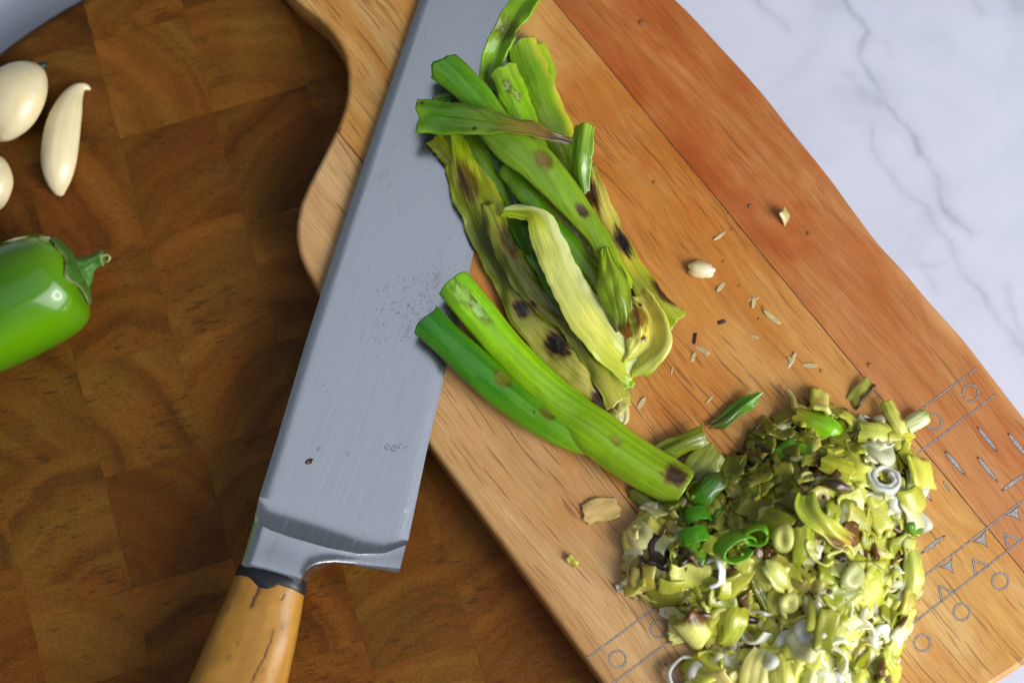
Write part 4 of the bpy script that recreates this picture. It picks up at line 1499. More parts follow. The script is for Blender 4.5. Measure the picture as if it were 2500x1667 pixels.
def lib_ring(r, h, arc, th, seed, ell=1.0, spiral=0.0):
    n = 40
    e = th * 0.28
    prof = [(0, -h / 2 + e), (0, h / 2 - e), (e, h / 2), (th - e, h / 2), (th, h / 2 - e), (th, -h / 2 + e), (th - e, -h / 2), (e, -h / 2)]
    vs, uv, cs = [], [], []
    for j in range(n + 1):
        a = arc * j / n
        rr = r * (1 - spiral * a / (2 * math.pi)) * (1 + 0.14 * nz(math.cos(a) + seed, math.sin(a), seed))
        for i, (dr, z) in enumerate(prof):
            q = rr - dr
            vs.append((q * math.cos(a), q * math.sin(a) * ell, z + 0.0006 * nz(a * 1.5, seed)))
            uv.append((a * 0.4, i * 0.35))
            k = 1.02 + 0.08 * nz(a * 1.5 + seed, i)
            cs.append((k, k, k))
    fs = []
    for j in range(n):
        for i in range(8):
            i2 = (i + 1) % 8
            fs.append((j * 8 + i, (j + 1) * 8 + i, (j + 1) * 8 + i2, j * 8 + i2))
    fs.append(tuple(range(8)))
    fs.append(tuple(n * 8 + i for i in reversed(range(8))))
    return vs, fs, uv, cs


def lib_disc(a, b, t, seed):
    nr, na = 5, 20
    vs, uv, cs = [(0, 0, t * 0.25)], [(0, 0)], [(0.95, 0.95, 0.95)]
    for j in range(1, nr + 1):
        f = j / nr
        for i in range(na):
            an = 2 * math.pi * i / na
            k = 1 + 0.18 * nz(math.cos(an) + seed, math.sin(an), seed)
            z = t * 0.5 * math.sqrt(max(0, 1 - f ** 4)) + 0.0005 * nz(math.cos(an) * f + seed, math.sin(an) * f) + (0.22 * t if 0.55 < f < 0.95 else 0) + 0.25 * a * f * f * math.cos(2 * an + seed) * 0.35
            vs.append((a / 2 * f * k * math.cos(an), b / 2 * f * k * math.sin(an), z))
            uv.append((f * 2, an * 2))
            c = 0.90 + 0.10 * math.sin(f * 9 + seed)
            cs.append((c, c, c))
    fs = [(0, 1 + i, 1 + (i + 1) % na) for i in range(na)]
    for j in range(nr - 1):
        for i in range(na):
            a0, a1 = 1 + j * na + i, 1 + j * na + (i + 1) % na
            fs.append((a0, a0 + na, a1 + na, a1))
    return vs, fs, uv, cs


def lib_shred(L, w, tw, seed):
    n, nv = 16, 4
    vs, uv, cs = [], [], []
    for j in range(n + 1):
        u = j / n
        an = tw * u + seed
        cx = (u - 0.5) * L * (1 - 0.2 * abs(tw) / 3)
        cy = 0.25 * L * nz(u * 2 + seed, 1)
        cz = 0.12 * L * nz(u * 2.3 + seed, 4)
        ww = w * (0.75 + 0.4 * nz(u * 4, seed, 2)) * (0.4 + 0.6 * math.sin(math.pi * min(1, 0.12 + u * 0.8)))
        for i in range(nv + 1):
            v = i / nv - 0.5
            vs.append((cx, cy + v * ww * math.cos(an), cz + v * ww * math.sin(an) * 0.7 + 0.0012 * (0.25 - v * v)))
            uv.append((u * L * 90, v * w / 0.012 * 4))
            k = 0.85 + 0.25 * nz(u * 3 + seed, v * 2)
            cs.append((k, k, k))
    fs = [(j * (nv + 1) + i, j * (nv + 1) + i + 1, (j + 1) * (nv + 1) + i + 1, (j + 1) * (nv + 1) + i) for j in range(n) for i in range(nv)]
    return vs, fs, uv, cs


def solid(data, t):
    """thicken an open sheet in code, with a rounded rim, so that copies can share it"""
    vs, fs, uv, cs = data
    me = bpy.data.meshes.new("tmp")
    me.from_pydata(vs, [], fs)
    nrm = [v.normal.copy() for v in me.vertices]
    bpy.data.meshes.remove(me)
    n = len(vs)
    V = [Vector(v) for v in vs]
    cen = sum(V, Vector()) / n
    half = set()
    for f in fs:
        for a, b in zip(f, f[1:] + f[:1]):
            half.add((a, b))
    rim = [(a, b) for a, b in half if (b, a) not in half]
    onrim = {a for a, b in rim}
    vs2 = [v + q * (t * (0.42 if i in onrim else 0.5)) for i, (v, q) in enumerate(zip(V, nrm))] + [v - q * (t * (0.42 if i in onrim else 0.5)) for i, (v, q) in enumerate(zip(V, nrm))]
    uv2, cs2 = list(uv) * 2, list(cs) * 2
    idx = {}
    for a in onrim:
        o_ = V[a] - cen
        o_ = o_ - nrm[a] * o_.dot(nrm[a])
        if o_.length > 1e-7:
            o_.normalize()
        idx[a] = len(vs2)
        vs2.append(V[a] + o_ * (t * 0.38))
        uv2.append(uv[a])
        cs2.append(cs[a])
    fs2 = list(fs) + [tuple(reversed([i + n for i in f])) for f in fs]
    for a, b in rim:
        fs2.append((b, a, idx[a], idx[b]))
        fs2.append((idx[b], idx[a], a + n, b + n))
    return [tuple(v) for v in vs2], fs2, uv2, cs2


def tone(k, x, seed, char=False):
    """pale, almost white flesh at one side passing to greener flesh at the other, some with a singed rim"""
    t = smooth(-0.55, 0.55, x + 0.25 * nz(seed, x * 3))
    c = mixc((1.16 * k, 1.14 * k, 1.35 * k), (0.88 * k, 0.92 * k, 0.50 * k), t)
    if char:
        c = mixc(c, (0.17, 0.065, 0.03), smooth(0.12, 0.34, x + 0.22 * nz(seed + x * 4, seed * 2)))
    return c


LIB = {'sheet': [], 'ring': [], 'disc': [], 'shred': [], 'crumb': []}
for i in range(26):
    LIB['sheet'].append(solid(lib_sheet(R.uniform(0.0042, 0.0110), R.uniform(0.005, 0.0120), R.choice((0.2, 0.4, 0.6, 0.9, -0.4)), i * 1.7 + 0.4, R.uniform(-0.3, 0.3)), R.uniform(0.0009, 0.0015)))
for i in range(10):
    LIB['ring'].append(lib_ring(R.uniform(0.0032, 0.0058), R.uniform(0.0025, 0.0045), R.uniform(2.2, 6.1), R.uniform(0.0008, 0.0014), i * 2.3, R.uniform(0.6, 1.0), R.choice((0, 0, 0.25))))
for i in range(6):
    LIB['disc'].append(solid(lib_disc(R.uniform(0.006, 0.010), R.uniform(0.0045, 0.007), 0.0016, i * 3.1), 0.0012))
for i in range(8):
    LIB['shred'].append(solid(lib_shred(R.uniform(0.008, 0.015), R.uniform(0.002, 0.0042), R.uniform(-2, 2), i * 1.9), 0.0011))
for i in range(5):
    LIB['crumb'].append(solid(lib_sheet(R.uniform(0.0020, 0.0042), R.uniform(0.0018, 0.0036), R.uniform(0.3, 1.2), 50 + i * 2.7), 0.0008))
MESHES = {}
for kd, arr in LIB.items():
    MESHES[kd] = []
    for (vs, fs, uv, cs) in arr:
        o = mesh_obj("chopped_" + kd, vs, fs, M_CHOP, True, uv, cs)
        me = o.data
        bm = bmesh.new()
        bm.from_mesh(me)
        bmesh.ops.recalc_face_normals(bm, faces=bm.faces)
        bm.to_mesh(me)
        bm.free()
        bpy.data.objects.remove(o)
        MESHES[kd].append(me)

PALES = [lin((234, 232, 132)), lin((228, 228, 108)), lin((222, 222, 88)), lin((240, 239, 188)), lin((216, 220, 84))]
WHITES = [lin((252, 250, 232)), lin((252, 248, 214)), lin((248, 244, 196))]
OLIVES = [lin((118, 120, 22)), lin((134, 132, 30)), lin((102, 108, 20)), lin((146, 142, 38))]
MIDS = [lin((194, 192, 56)), lin((176, 178, 46)), lin((210, 206, 80)), lin((160, 168, 36)), lin((202, 196, 72))]
TANS = [lin((214, 200, 118)), lin((206, 192, 92)), lin((228, 218, 160)), lin((190, 174, 74))]
GREENS = [lin((96, 158, 14)), lin((120, 178, 22)), lin((80, 140, 10))]
BROWNS = [(0.055, 0.022, 0.007), (0.030, 0.013, 0.006), (0.19, 0.075, 0.012)]
HUE = {'pale': "pale yellow", 'white': "whitish translucent", 'olive': "dark olive", 'mid': "yellow-green", 'tan': "straw coloured", 'green': "bright green", 'brown': "charred brown"}
SHP = {'sheet': "square-cut bit", 'ring': "curled ring slice", 'disc': "oval slice", 'shred': "twisted shred", 'crumb': "crumb"}
MARKS = [(1800, 1325, "large green loop"), (1655, 1195, "scorched stem end"), (2160, 1172, "doubled white ring"), (2010, 1270, "crumpled scorched ribbon"), (2115, 1600, "butter-yellow lobe"), (1600, 1420, "square-scorched leaf"),
         (2005, 1035, "bright green knob"), (1895, 1400, "petal-shaped pale slice"), (2130, 1062, "crisp lime square"), (1850, 1115, "bean-shaped olive slice"), (1895, 1282, "plain olive-yellow square"), (1780, 1520, "glassy creased sheet"),
         (1850, 1640, "large creamy leaf"), (2228, 1390, "upright lime flake"), (1695, 1290, "vivid green tube slices"), (2040, 1182, "charred curled scrap"), (2025, 1612, "cream half ring"), (2140, 1480, "greyish glassy oval")]


def bit_label(cl, kd, x, y):
    m = sorted(MARKS, key=lambda q: (q[0] - x) ** 2 + (q[1] - y) ** 2)
    return "%s chopped %s near the %s and the %s" % (HUE[cl], SHP[kd] if kd != 'disc' else 'slice', m[0][2], m[1][2]) if cl != 'white' else "whitish %s near the %s and the %s" % (SHP[kd], m[0][2], m[1][2])


PAL = {'pale': PALES, 'white': WHITES, 'olive': OLIVES, 'mid': MIDS, 'tan': TANS, 'green': GREENS, 'brown': BROWNS}


def zone(x, y):
    """which kinds of bits lie where"""
    w = {'pale': 1.0, 'white': 0.1, 'olive': 0.5, 'mid': 2.2, 'tan': 0.3, 'green': 0.05, 'brown': 0.5}
    if y > 1545:
        w.update(pale=4.5, white=1.8, olive=0, mid=0.7, brown=0.12)
    elif x < 1660:
        w.update(tan=4, pale=1.2, mid=1.0, olive=0.6, brown=0.6)
    elif x < 1960 and y < 1300:
        w.update(olive=4, mid=1.4, pale=0.1, tan=0.5, brown=0.7, green=0.25)  # more dark olive, partly painted for the heap's shade on this side
    elif x > 2110:
        w.update(pale=3.4, white=1.3, olive=0.1, mid=1.4, brown=0.5)  # paler bits, partly painted for the light falling on this side
    elif x > 1960:
        w.update(pale=2.0, mid=2.6, olive=0.35, brown=0.7)
    elif y > 1420:
        w.update(mid=2.8, pale=1.6, olive=0.6, brown=0.35)
    ks = list(w)
    return R.choices(ks, [w[k] for k in ks])[0]


def rot_for(x, y, tilt):
    e = 6.0
    gx = (heap_h(x + e, y) - heap_h(x - e, y)) / (2 * e) * 0.001 / PXM
    gy = -(heap_h(x, y - e) - heap_h(x, y + e)) / (2 * e) * 0.001 / PXM * -1
    n = Vector((-gx, -(heap_h(x, y - e) - heap_h(x, y + e)) / (2 * e) * 0.001 / PXM, 1)).normalized()
    n = (n + Vector((R.gauss(0, tilt), R.gauss(0, tilt), 0))).normalized()
    q = n.to_track_quat('Z', 'Y')
    return (q.to_matrix() @ Matrix.Rotation(R.uniform(0, 6.283), 3, 'Z')).to_4x4()


def pick_kind(cl):
    if cl == 'brown':
        return R.choices(['sheet', 'shred', 'crumb'], [0.5, 1.5, 3])[0]
    if cl == 'white':
        return R.choices(['ring', 'disc', 'sheet'], [2, 2, 1])[0]
    return R.choices(['sheet', 'ring', 'disc', 'shred', 'crumb'], [8, 0.7, 1.6, 1.4, 0.4])[0]


def build_heap():
    pts = []
    tries = 0
    # the bits one can see: spread so that neighbours overlap but differ
    while len(pts) < 295 and tries < 40000:
        tries += 1
        x, y = R.uniform(1520, 2260), R.uniform(960, 1700)
        if not in_poly(x, y, HEAP):
            continue
        dmin = 31 if tries < 8000 else (26 if tries < 16000 else 20)
        if any((x - a) ** 2 + (y - b) ** 2 < dmin * dmin for a, b in pts):
            continue
        pts.append((x, y))
    R.shuffle(pts)
    for x, y in pts:
        cl = zone(x, y)
        kd = pick_kind(cl)
        me = R.choice(MESHES[kd])
        h = heap_h(x, y)
        o = bpy.data.objects.new("chopped_scallion", me)
        COL.objects.link(o)
        p = U(x, y, ZT + 0.001 * h * R.uniform(0.86, 1.03) + 0.0008)
        o.matrix_world = Matrix.Translation(p) @ rot_for(x, y, 0.26 if h > 3 else 0.12) @ Matrix.Scale(R.uniform(0.8, 1.3), 4)
        lo = min((o.matrix_world @ v.co).z for v in me.vertices)
        if lo < ZT + 0.0002:
            o.matrix_world = Matrix.Translation((0, 0, ZT + 0.0002 - lo)) @ o.matrix_world
        c = R.choice(PAL[cl])
        k = R.uniform(1.10, 1.42)
        c = tuple(min(1.0, (q ** 0.86 if cl != 'brown' else q) * k * 0.92) for q in c)
        o.color = (c[0], c[1], c[2] * R.uniform(0.8, 1.1), 1)
        tag(o, bit_label(cl, kd, x, y), "scallion bit", "chopped bits in the heap")
    # everything underneath: one mass
    allv, allf, alluv, allc = [], [], [], []
    cnt = 0
    while cnt < 1350:
        x, y = R.uniform(1520, 2260), R.uniform(960, 1720)
        if not in_poly(x, y, HEAP):
            continue
        h = heap_h(x, y)
        cl = zone(x, y) if cnt < 1100 else 'brown'
        kd = pick_kind(cl) if cnt < 1100 else 'crumb'
        vs, fs, uv, cs = R.choice(LIB[kd])
        z = ZT + 0.0007 + 0.001 * h * (1 - 0.75 * R.random() ** 1.4) * 0.84
        mtx = Matrix.Translation(U(x, y, z)) @ rot_for(x, y, 0.35 if h > 3 else 0.12) @ Matrix.Scale(R.uniform(0.65, 1.05) if cnt < 1100 else R.uniform(0.15, 0.5), 4)
        if cnt >= 1100:
            mtx = Matrix.Translation(U(x, y, ZT + 0.001 * h * R.uniform(0.95, 1.05) + 0.0012) - mtx.translation) @ mtx
        c = R.choice(PAL[cl])
        b = len(allv)
        ws = [mtx @ Vector(v) for v in vs]
        lift = max(0, ZT + 0.0002 - min(q.z for q in ws))
        allv += [Vector((q.x, q.y, q.z + lift)) for q in ws]
        allf += [tuple(i + b for i in f) for f in fs]
        sh = R.uniform(0, 30)
        alluv += [(a + sh, b_) for a, b_ in uv]
        k = R.uniform(1.08, 1.35)
        c = tuple(min(0.9, (q ** 0.86 if cl != 'brown' else q) * 0.92) for q in c)
        allc += [(c[0] * q[0] * k, c[1] * q[1] * k, c[2] * q[2] * k) for q in cs]
        cnt += 1
    o = mesh_obj("chopped_scallion_heap", allv, allf, M_CHOP, True, alluv, allc)
    tag(o, "mass of chopped charred scallion filling the heap on the paddle board", "scallion heap", kind="stuff")


build_heap()


def place(kd, idx, x, y, z, rx, ry, rz, sc, col, label, cat="scallion bit", group=None, base=ZT, sxyz=None):
    o = bpy.data.objects.new("scallion_piece", MESHES[kd][idx % len(MESHES[kd])])
    COL.objects.link(o)
    m = Matrix.Translation(U(x, y, base + z * 0.001)) @ Matrix.Rotation(rz, 4, 'Z') @ Matrix.Rotation(ry, 4, 'Y') @ Matrix.Rotation(rx, 4, 'X') @ Matrix.Scale(sc, 4)
    if sxyz:
        m = m @ Matrix.Diagonal((*sxyz, 1))
    o.matrix_world = m
    o.color = (*col, 1)
    return tag(o, label, cat, group)


def ring_piece(name, label, x, y, z, r, h, arc, col, rx, ry, rz, th=0.0011, ell=1.0, spiral=0.0, seed=1.0):
    vs, fs, uv, cs = lib_ring(r, h, arc, th, seed, ell, spiral)
    o = mesh_obj(name, vs, fs, M_CHOP, True, uv, cs)
    bm = bmesh.new()
    bm.from_mesh(o.data)
    bmesh.ops.recalc_face_normals(bm, faces=bm.faces)
    bm.to_mesh(o.data)
    bm.free()
    o.matrix_world = Matrix.Translation(U(x, y, ZT + z * 0.001)) @ Matrix.Rotation(rz, 4, 'Z') @ Matrix.Rotation(ry, 4, 'Y') @ Matrix.Rotation(rx, 4, 'X')
    o.color = (*col, 1)
    tag(o, label, "scallion bit")
    return o


def build_heroes():
    G1, G2 = lin((108, 176, 20)), lin((76, 150, 14))
    hz = lambda x, y, e=1.5: heap_h(x, y) + e
    C = "chopped_leaf"
    GH = "larger chopped leaves on the heap"
    # bright green loop
    ring_piece("scallion_ring", "large bright green open scallion loop on the dark side of the heap", 1795, 1335, hz(1795, 1335, 4.5), 0.0064, 0.0062, 5.6, lin((112, 178, 24)), 0.75, 0.25, 0.5, 0.0009, 0.62, 0.0, 2.0)
    ring_piece("scallion_ring", "small bright green ring joined beside the large green loop", 1846, 1305, hz(1846, 1305, 4.5), 0.0042, 0.0045, 5.9, lin((124, 186, 34)), 0.55, -0.35, 0.2, 0.0009, 0.75, 0.0, 3.4)
    ring_piece("scallion_ring", "stubby vivid green tube slice under the scorched stem end", 1703, 1262, hz(1703, 1262, 2.5), 0.0042, 0.0050, 5.2, lin((90, 166, 16)), 1.2, 0.1, 0.2, 0.001, 0.7, 0.0, 5.0)
    ring_piece("scallion_ring", "second vivid green tube slice just below the stubby one", 1696, 1310, hz(1696, 1310, 2.5), 0.0044, 0.0056, 5.0, lin((96, 172, 18)), 1.3, 0.0, 0.25, 0.001, 0.6, 0.0, 6.1)
    ring_piece("scallion_ring", "white onion ring slice with a doubled wall at the edge of the heap", 2160, 1172, hz(2160, 1172, 3.0), 0.0060, 0.0040, 11.2, lin((240, 240, 236)), 0.30, 0.25, 2.4, 0.0013, 0.95, 0.26, 7.0)
    ring_piece("scallion_ring", "white onion ring slice lying flat at the heap's foot beside an engraved sliver", 1672, 1650, 2.2, 0.0062, 0.0034, 5.2, lin((236, 234, 226)), 0.15, 0.2, 1.0, 0.0012, 0.9, 0.0, 9.0)
    ring_piece("scallion_ring", "pale cream half ring standing on the white end of the heap", 2025, 1612, hz(2025, 1612, 3), 0.0056, 0.0042, 3.9, lin((240, 240, 200)), 0.3, 0.2, -0.8, 0.0013, 0.9, 0.0, 10.0)
    leaf(C, "vivid green flat slice leaning below the green tube slices", [(1648, 1340, 34, 7), (1672, 1362, 44, 8), (1700, 1388, 44, 8), (1716, 1402, 26, 7)], 'arch', 0.2, ((0, DKGREEN), (0.5, G1), (1, G2)), seed=40.1, nu=30, nv=14, group=GH)
    leaf(C, "dark green flat slice leaning on the scorched stem end", [(1690, 1226, 40, 5), (1722, 1200, 52, 7), (1752, 1172, 48, 7), (1764, 1158, 24, 6)], 'arch', 0.2, ((0, GREEN), (0.6, DKGREEN), (1, DKOLIVE)), seed=41.1, nu=30, nv=14, group=GH)
    leaf(C, "wide plain olive-yellow square in the middle of the heap", [(1858, 1268, 64, hz(1858, 1268, 2)), (1895, 1282, 74, hz(1895, 1282, 3)), (1935, 1298, 60, hz(1935, 1298, 2))], 'arch', 0.12, ((0, lin((142, 148, 30))), (1, lin((150, 152, 36)))), seed=42.1, nu=30, nv=16, group=GH)
    leaf(C, "long crumpled yellow-green ribbon with an amber scorched end", [(1968, 1205, 46, hz(1968, 1205, 3)), (1970, 1240, 56, hz(1970, 1240, 4)), (2002, 1272, 52, hz(2002, 1272, 4)), (2042, 1306, 52, hz(2042, 1306, 4)), (2076, 1326, 42, hz(2076, 1326, 3))],
         'wave', 0.16, ((0, lin((176, 200, 60))), (0.3, lin((196, 208, 90))), (0.7, lin((200, 204, 84))), (1, lin((190, 160, 50)))), spots=((2036, 1322, 30, 10, (0.20, 0.09, 0.015), 0.7),), seed=43.1, nu=50, nv=20, wr=0.001, group=GH)
    leaf(C, "yellow-green drooping strip below the crumpled ribbon", [(1962, 1285, 44, hz(1962, 1285, 2.5)), (1960, 1320, 44, hz(1960, 1320, 2.5)), (1952, 1355, 36, hz(1952, 1355, 2)), (1948, 1378, 16, hz(1948, 1378, 1))], 'arch', 0.15, ((0, lin((176, 188, 60))), (1, lin((150, 160, 40)))), seed=44.1, nu=36, nv=14, group=GH)
    leaf(C, "bright green curled knob with withered straw crest at the top of the heap", [(1942, 1015, 40, 5), (1968, 1022, 44, 6), (2000, 1035, 48, 7), (2030, 1050, 48, 7), (2042, 1068, 30, 5)], 'roll', 0.2, ((0, lin((190, 176, 60))), (0.35, lin((140, 176, 30))), (0.8, lin((130, 200, 20))), (1, lin((150, 205, 40)))), flat=0.6, seed=45.1, nu=40, nv=20, group=GH)
    leaf(C, "withered straw shred sticking out of the heap's top", [(1922, 952, 14, 3), (1936, 972, 18, 4), (1945, 995, 22, 5), (1975, 1008, 26, 5), (1994, 985, 18, 5)], 'wave', 0.35, ((0, lin((206, 190, 130))), (1, lin((190, 170, 70)))), seed=46.1, nu=40, nv=10, wr=0.0012, group=GH)
    leaf(C, "crisp lime square slice with a straight cut edge near the white ring", [(2098, 1060, 62, hz(2098, 1060, 2.5)), (2130, 1062, 66, hz(2130, 1062, 3)), (2162, 1070, 54, hz(2162, 1070, 2))], 'arch', 0.22, ((0, lin((196, 206, 84))), (1, lin((210, 222, 110)))), spots=((2118, 1075, 6, 4, BROWN, 0.8),), seed=47.1, nu=30, nv=16, group=GH)
    leaf(C, "white under-slice beneath the crisp lime square", [(2106, 1108, 44, hz(2106, 1108, 1.5)), (2140, 1100, 52, hz(2140, 1100, 2)), (2172, 1086, 42, hz(2172, 1086, 1.5))], 'arch', 0.2, ((0, lin((226, 232, 180))), (1, lin((240, 242, 226)))), seed=48.1, nu=30, nv=14, group=GH)
    leaf(C, "yellow ribbed strip propped over two other bits beside an engraved circle", [(2164, 982, 28, 3), (2176, 1008, 32, 4), (2192, 1036, 32, 4.5), (2204, 1058, 26, 4)], 'arch', 0.25, ((0, lin((212, 220, 96))), (1, lin((226, 226, 130)))), spots=((2198, 1020, 10, 5, (0.35, 0.2, 0.05), 0.6),), seed=49.1, nu=30, nv=12, group=GH)
    leaf(C, "white-green block end leaning on the ribbed strip by an engraved circle", [(2212, 1042, 30, 2.6), (2236, 1028, 34, 2.6), (2260, 1014, 30, 2.4)], 'arch', 0.25, ((0, lin((216, 224, 170))), (0.8, lin((222, 232, 180))), (1, lin((180, 206, 80)))), thick=0.0014, seed=50.1, nu=26, nv=12, group=GH)
    leaf(C, "yellow wedge lying flat under the ribbed strip by an engraved circle", [(2176, 1046, 50, 1.2), (2200, 1064, 52, 1.4), (2224, 1078, 40, 1.2)], 'arch', 0.12, ((0, lin((214, 208, 80))), (1, lin((222, 218, 90)))), seed=51.1, nu=26, nv=14, group=GH)
    leaf(C, "yellow-green ribbed flat slice across the upper heap", [(2006, 1125, 44, hz(2006, 1125, 2.5)), (2040, 1138, 52, hz(2040, 1138, 3)), (2082, 1155, 50, hz(2082, 1155, 3))], 'arch', 0.2, ((0, lin((170, 176, 40))), (1, lin((206, 206, 70)))), seed=52.1, nu=30, nv=14, group=GH)
    leaf(C, "upright curved lime flake at the right foot of the heap", [(2218, 1330, 24, 4), (2228, 1370, 40, 6), (2232, 1410, 44, 6), (2222, 1448, 32, 4)], 'arch', 0.25, ((0, lin((214, 226, 110))), (1, lin((226, 230, 130)))), seed=53.1, nu=30, nv=14, group=GH)
    leaf(C, "pale rounded slice like a petal in the middle of the heap", [(1868, 1372, 30, hz(1868, 1372, 2)), (1885, 1390, 48, hz(1885, 1390, 3.5)), (1905, 1415, 48, hz(1905, 1415, 3)), (1922, 1436, 26, hz(1922, 1436, 1.5))], 'arch', 0.2, ((0, lin((218, 222, 130))), (0.6, lin((210, 216, 120))), (1, lin((196, 196, 80)))), seed=54.1, nu=30, nv=14, group=GH)
    leaf(C, "glassy folded yellow sheet with a bright crease on the lower side of the heap", [(1800, 1478, 50, 7), (1790, 1510, 70, 7), (1778, 1545, 50, 5), (1760, 1572, 20, 3)], 'vee', 0.22, ((0, lin((190, 186, 50))), (0.5, lin((204, 210, 90))), (1, lin((196, 206, 84)))), seed=55.1, nu=36, nv=16, group=GH)
    leaf(C, "flat pale end with turned-up glossy rim lying over an engraved circle", [(1634, 1560, 30, 1.6), (1662, 1548, 36, 2), (1696, 1536, 52, 2.2), (1730, 1530, 60, 2.4)], 'arch', 0.14, ((0, lin((220, 220, 130))), (0.4, lin((200, 204, 130))), (1, lin((190, 196, 90)))), seed=56.1, nu=36, nv=16, group=GH)
    leaf(C, "white slip of leaf leaning up on the straw-coloured side of the heap", [(1642, 1285, 24, 6), (1634, 1312, 32, 7), (1618, 1345, 36, 7), (1612, 1380, 26, 5)], 'vee', 0.18, ((0, lin((232, 228, 190))), (1, lin((224, 226, 170)))), seed=57.1, nu=30, nv=12, group=GH)
    leaf(C, "pale curled leaf with brown square scorch at the straw-coloured foot of the heap", [(1560, 1425, 40, 2), (1590, 1436, 56, 3.4), (1625, 1440, 60, 3.6), (1655, 1430, 40, 2.5)], 'arch', 0.22, ((0, lin((206, 196, 130))), (1, lin((190, 184, 100)))), spots=((1612, 1422, 18, 16, (0.05, 0.02, 0.006), 0.95),), seed=58.1, nu=40, nv=20, group=GH)
    leaf(C, "yellow curved sliver like a canoe on the lower edge of the heap", [(1630, 1460, 14, 3), (1665, 1458, 36, 4), (1700, 1448, 44, 5), (1728, 1432, 20, 5)], 'arch', -0.25, ((0, lin((170, 176, 50))), (1, lin((180, 186, 60)))), seed=59.1, nu=36, nv=14, group=GH)
    leaf(C, "round olive bean-shaped slice at the dark edge of the heap", [(1838, 1092, 22, 3), (1848, 1115, 32, 4), (1858, 1138, 32, 4), (1862, 1152, 14, 3)], 'arch', 0.3, ((0, lin((116, 122, 36))), (1, lin((122, 126, 36)))), seed=60.1, nu=24, nv=12, group=GH)
    leaf(C, "tall olive slice standing beside the bean-shaped one", [(1880, 1040, 24, 4), (1886, 1070, 32, 5), (1886, 1100, 32, 5), (1884, 1124, 18, 4)], 'arch', 0.3, ((0, lin((120, 126, 34))), (1, lin((110, 116, 30)))), seed=61.1, nu=24, nv=12, group=GH)
    leaf(C, "ribbed dark olive slice with scorched top behind the green loop", [(1812, 1190, 36, 5), (1836, 1182, 44, 6), (1862, 1172, 36, 5)], 'arch', 0.3, ((0, lin((110, 110, 36))), (1, lin((124, 124, 40)))), spots=((1830, 1168, 24, 7, BROWN, 0.8),), seed=62.1, nu=24, nv=12, group=GH)
    leaf(C, "charred curled scrap on the top of the heap behind the yellow slice", [(2010, 1175, 22, hz(2010, 1175, 3)), (2040, 1182, 36, hz(2040, 1182, 4)), (2072, 1192, 22, hz(2072, 1192, 3))], 'roll', 0.2, ((0, (0.10, 0.05, 0.012)), (0.5, (0.035, 0.015, 0.006)), (1, (0.14, 0.07, 0.02))), flat=0.6, seed=63.1, nu=24, nv=14, wr=0.001, group=GH)
    leaf(C, "brown crumpled char scrap near the bright knob", [(1960, 1098, 16, 6), (1978, 1120, 30, 7), (1982, 1145, 22, 6)], 'wave', 0.4, ((0, (0.22, 0.13, 0.03)), (1, (0.04, 0.018, 0.008))), seed=64.1, nu=24, nv=12, wr=0.0014, group=GH)
    # translucent white discs at the right foot
    W = lin((238, 236, 214))
    place('disc', 0, 2228, 1208, 2.2, 0.1, 0.35, 0.6, 1.25, W, "milky translucent disc beside the doubled white ring")
    place('disc', 2, 2232, 1268, 2.0, 0.2, 0.30, -0.5, 1.20, lin((238, 236, 220)), "thin whitish round slice below the milky disc")
    place('disc', 3, 2140, 1480, 6.0, 0.4, 0.6, 0.9, 1.1, lin((226, 228, 190)), "greyish glassy oval slice low on the pale side of the heap")
    place('disc', 1, 2080, 1405, hz(2080, 1405, 2), 0.5, 0.3, 0.9, 1.0, lin((222, 226, 150)), "pale tongue-shaped slice on the pale side of the heap")
    place('disc', 4, 1705, 1640, 4.0, 0.5, 0.5, 0.2, 1.25, lin((234, 232, 224)), "crumpled white translucent skin inside the flat white ring")
    place('disc', 5, 1812, 1572, 1.6, 0.1, 0.1, 0.9, 1.3, lin((226, 206, 170)), "thin pinkish translucent skin lying across an engraved sliver")
    place('sheet', 4, 1755, 1592, 1.4, 0.1, 0.0, 0.4, 0.95, lin((206, 196, 96)), "heart-shaped yellow skin scrap lying by an engraved sliver")
    # big pale leaves at the bottom
    for i, (pts, c0, c1, lb) in enumerate((
            ([(1860, 1585, 40, 6), (1850, 1625, 70, 8), (1840, 1670, 70, 8), (1830, 1710, 50, 6)], (226, 222, 150), (218, 214, 110), "large creamy yellow leaf with a soft ridge at the white end of the heap"),
            ([(1905, 1600, 50, 8), (1915, 1640, 72, 9), (1915, 1690, 70, 8)], (212, 212, 96), (222, 222, 120), "large lime-yellow leaf between the creamy ones at the white end"),
            ([(1965, 1560, 50, 9), (1990, 1590, 66, 10), (2000, 1630, 66, 10), (1990, 1680, 60, 9)], (214, 220, 110), (236, 238, 180), "lime leaf curling over the white end of the heap"),
            ([(2085, 1568, 50, 4), (2115, 1590, 70, 5), (2135, 1620, 70, 4), (2140, 1655, 50, 3)], (224, 226, 140), (230, 230, 130), "broad butter-yellow lobe beside the lowest engraved circle"),
            ([(2100, 1520, 40, 4), (2126, 1545, 60, 4), (2150, 1570, 44, 3)], (232, 232, 170), (226, 228, 140), "broad creamy lobe above the butter-yellow one"),
            ([(1760, 1640, 30, 3), (1790, 1625, 40, 4), (1820, 1610, 40, 5)], (226, 216, 186), (232, 224, 190), "whitish band joining the white ring to the creamy leaf"),
            ([(2060, 1640, 50, 6), (2085, 1662, 66, 6), (2100, 1700, 50, 5)], (238, 240, 224), (232, 234, 200), "white glossy fold at the very white end of the heap"))):
        leaf(C, lb, pts, 'arch', 0.22, ((0, lin(c0)), (1, lin(c1))), seed=70 + i * 1.3, nu=30, nv=16, wr=0.0009, group=GH)

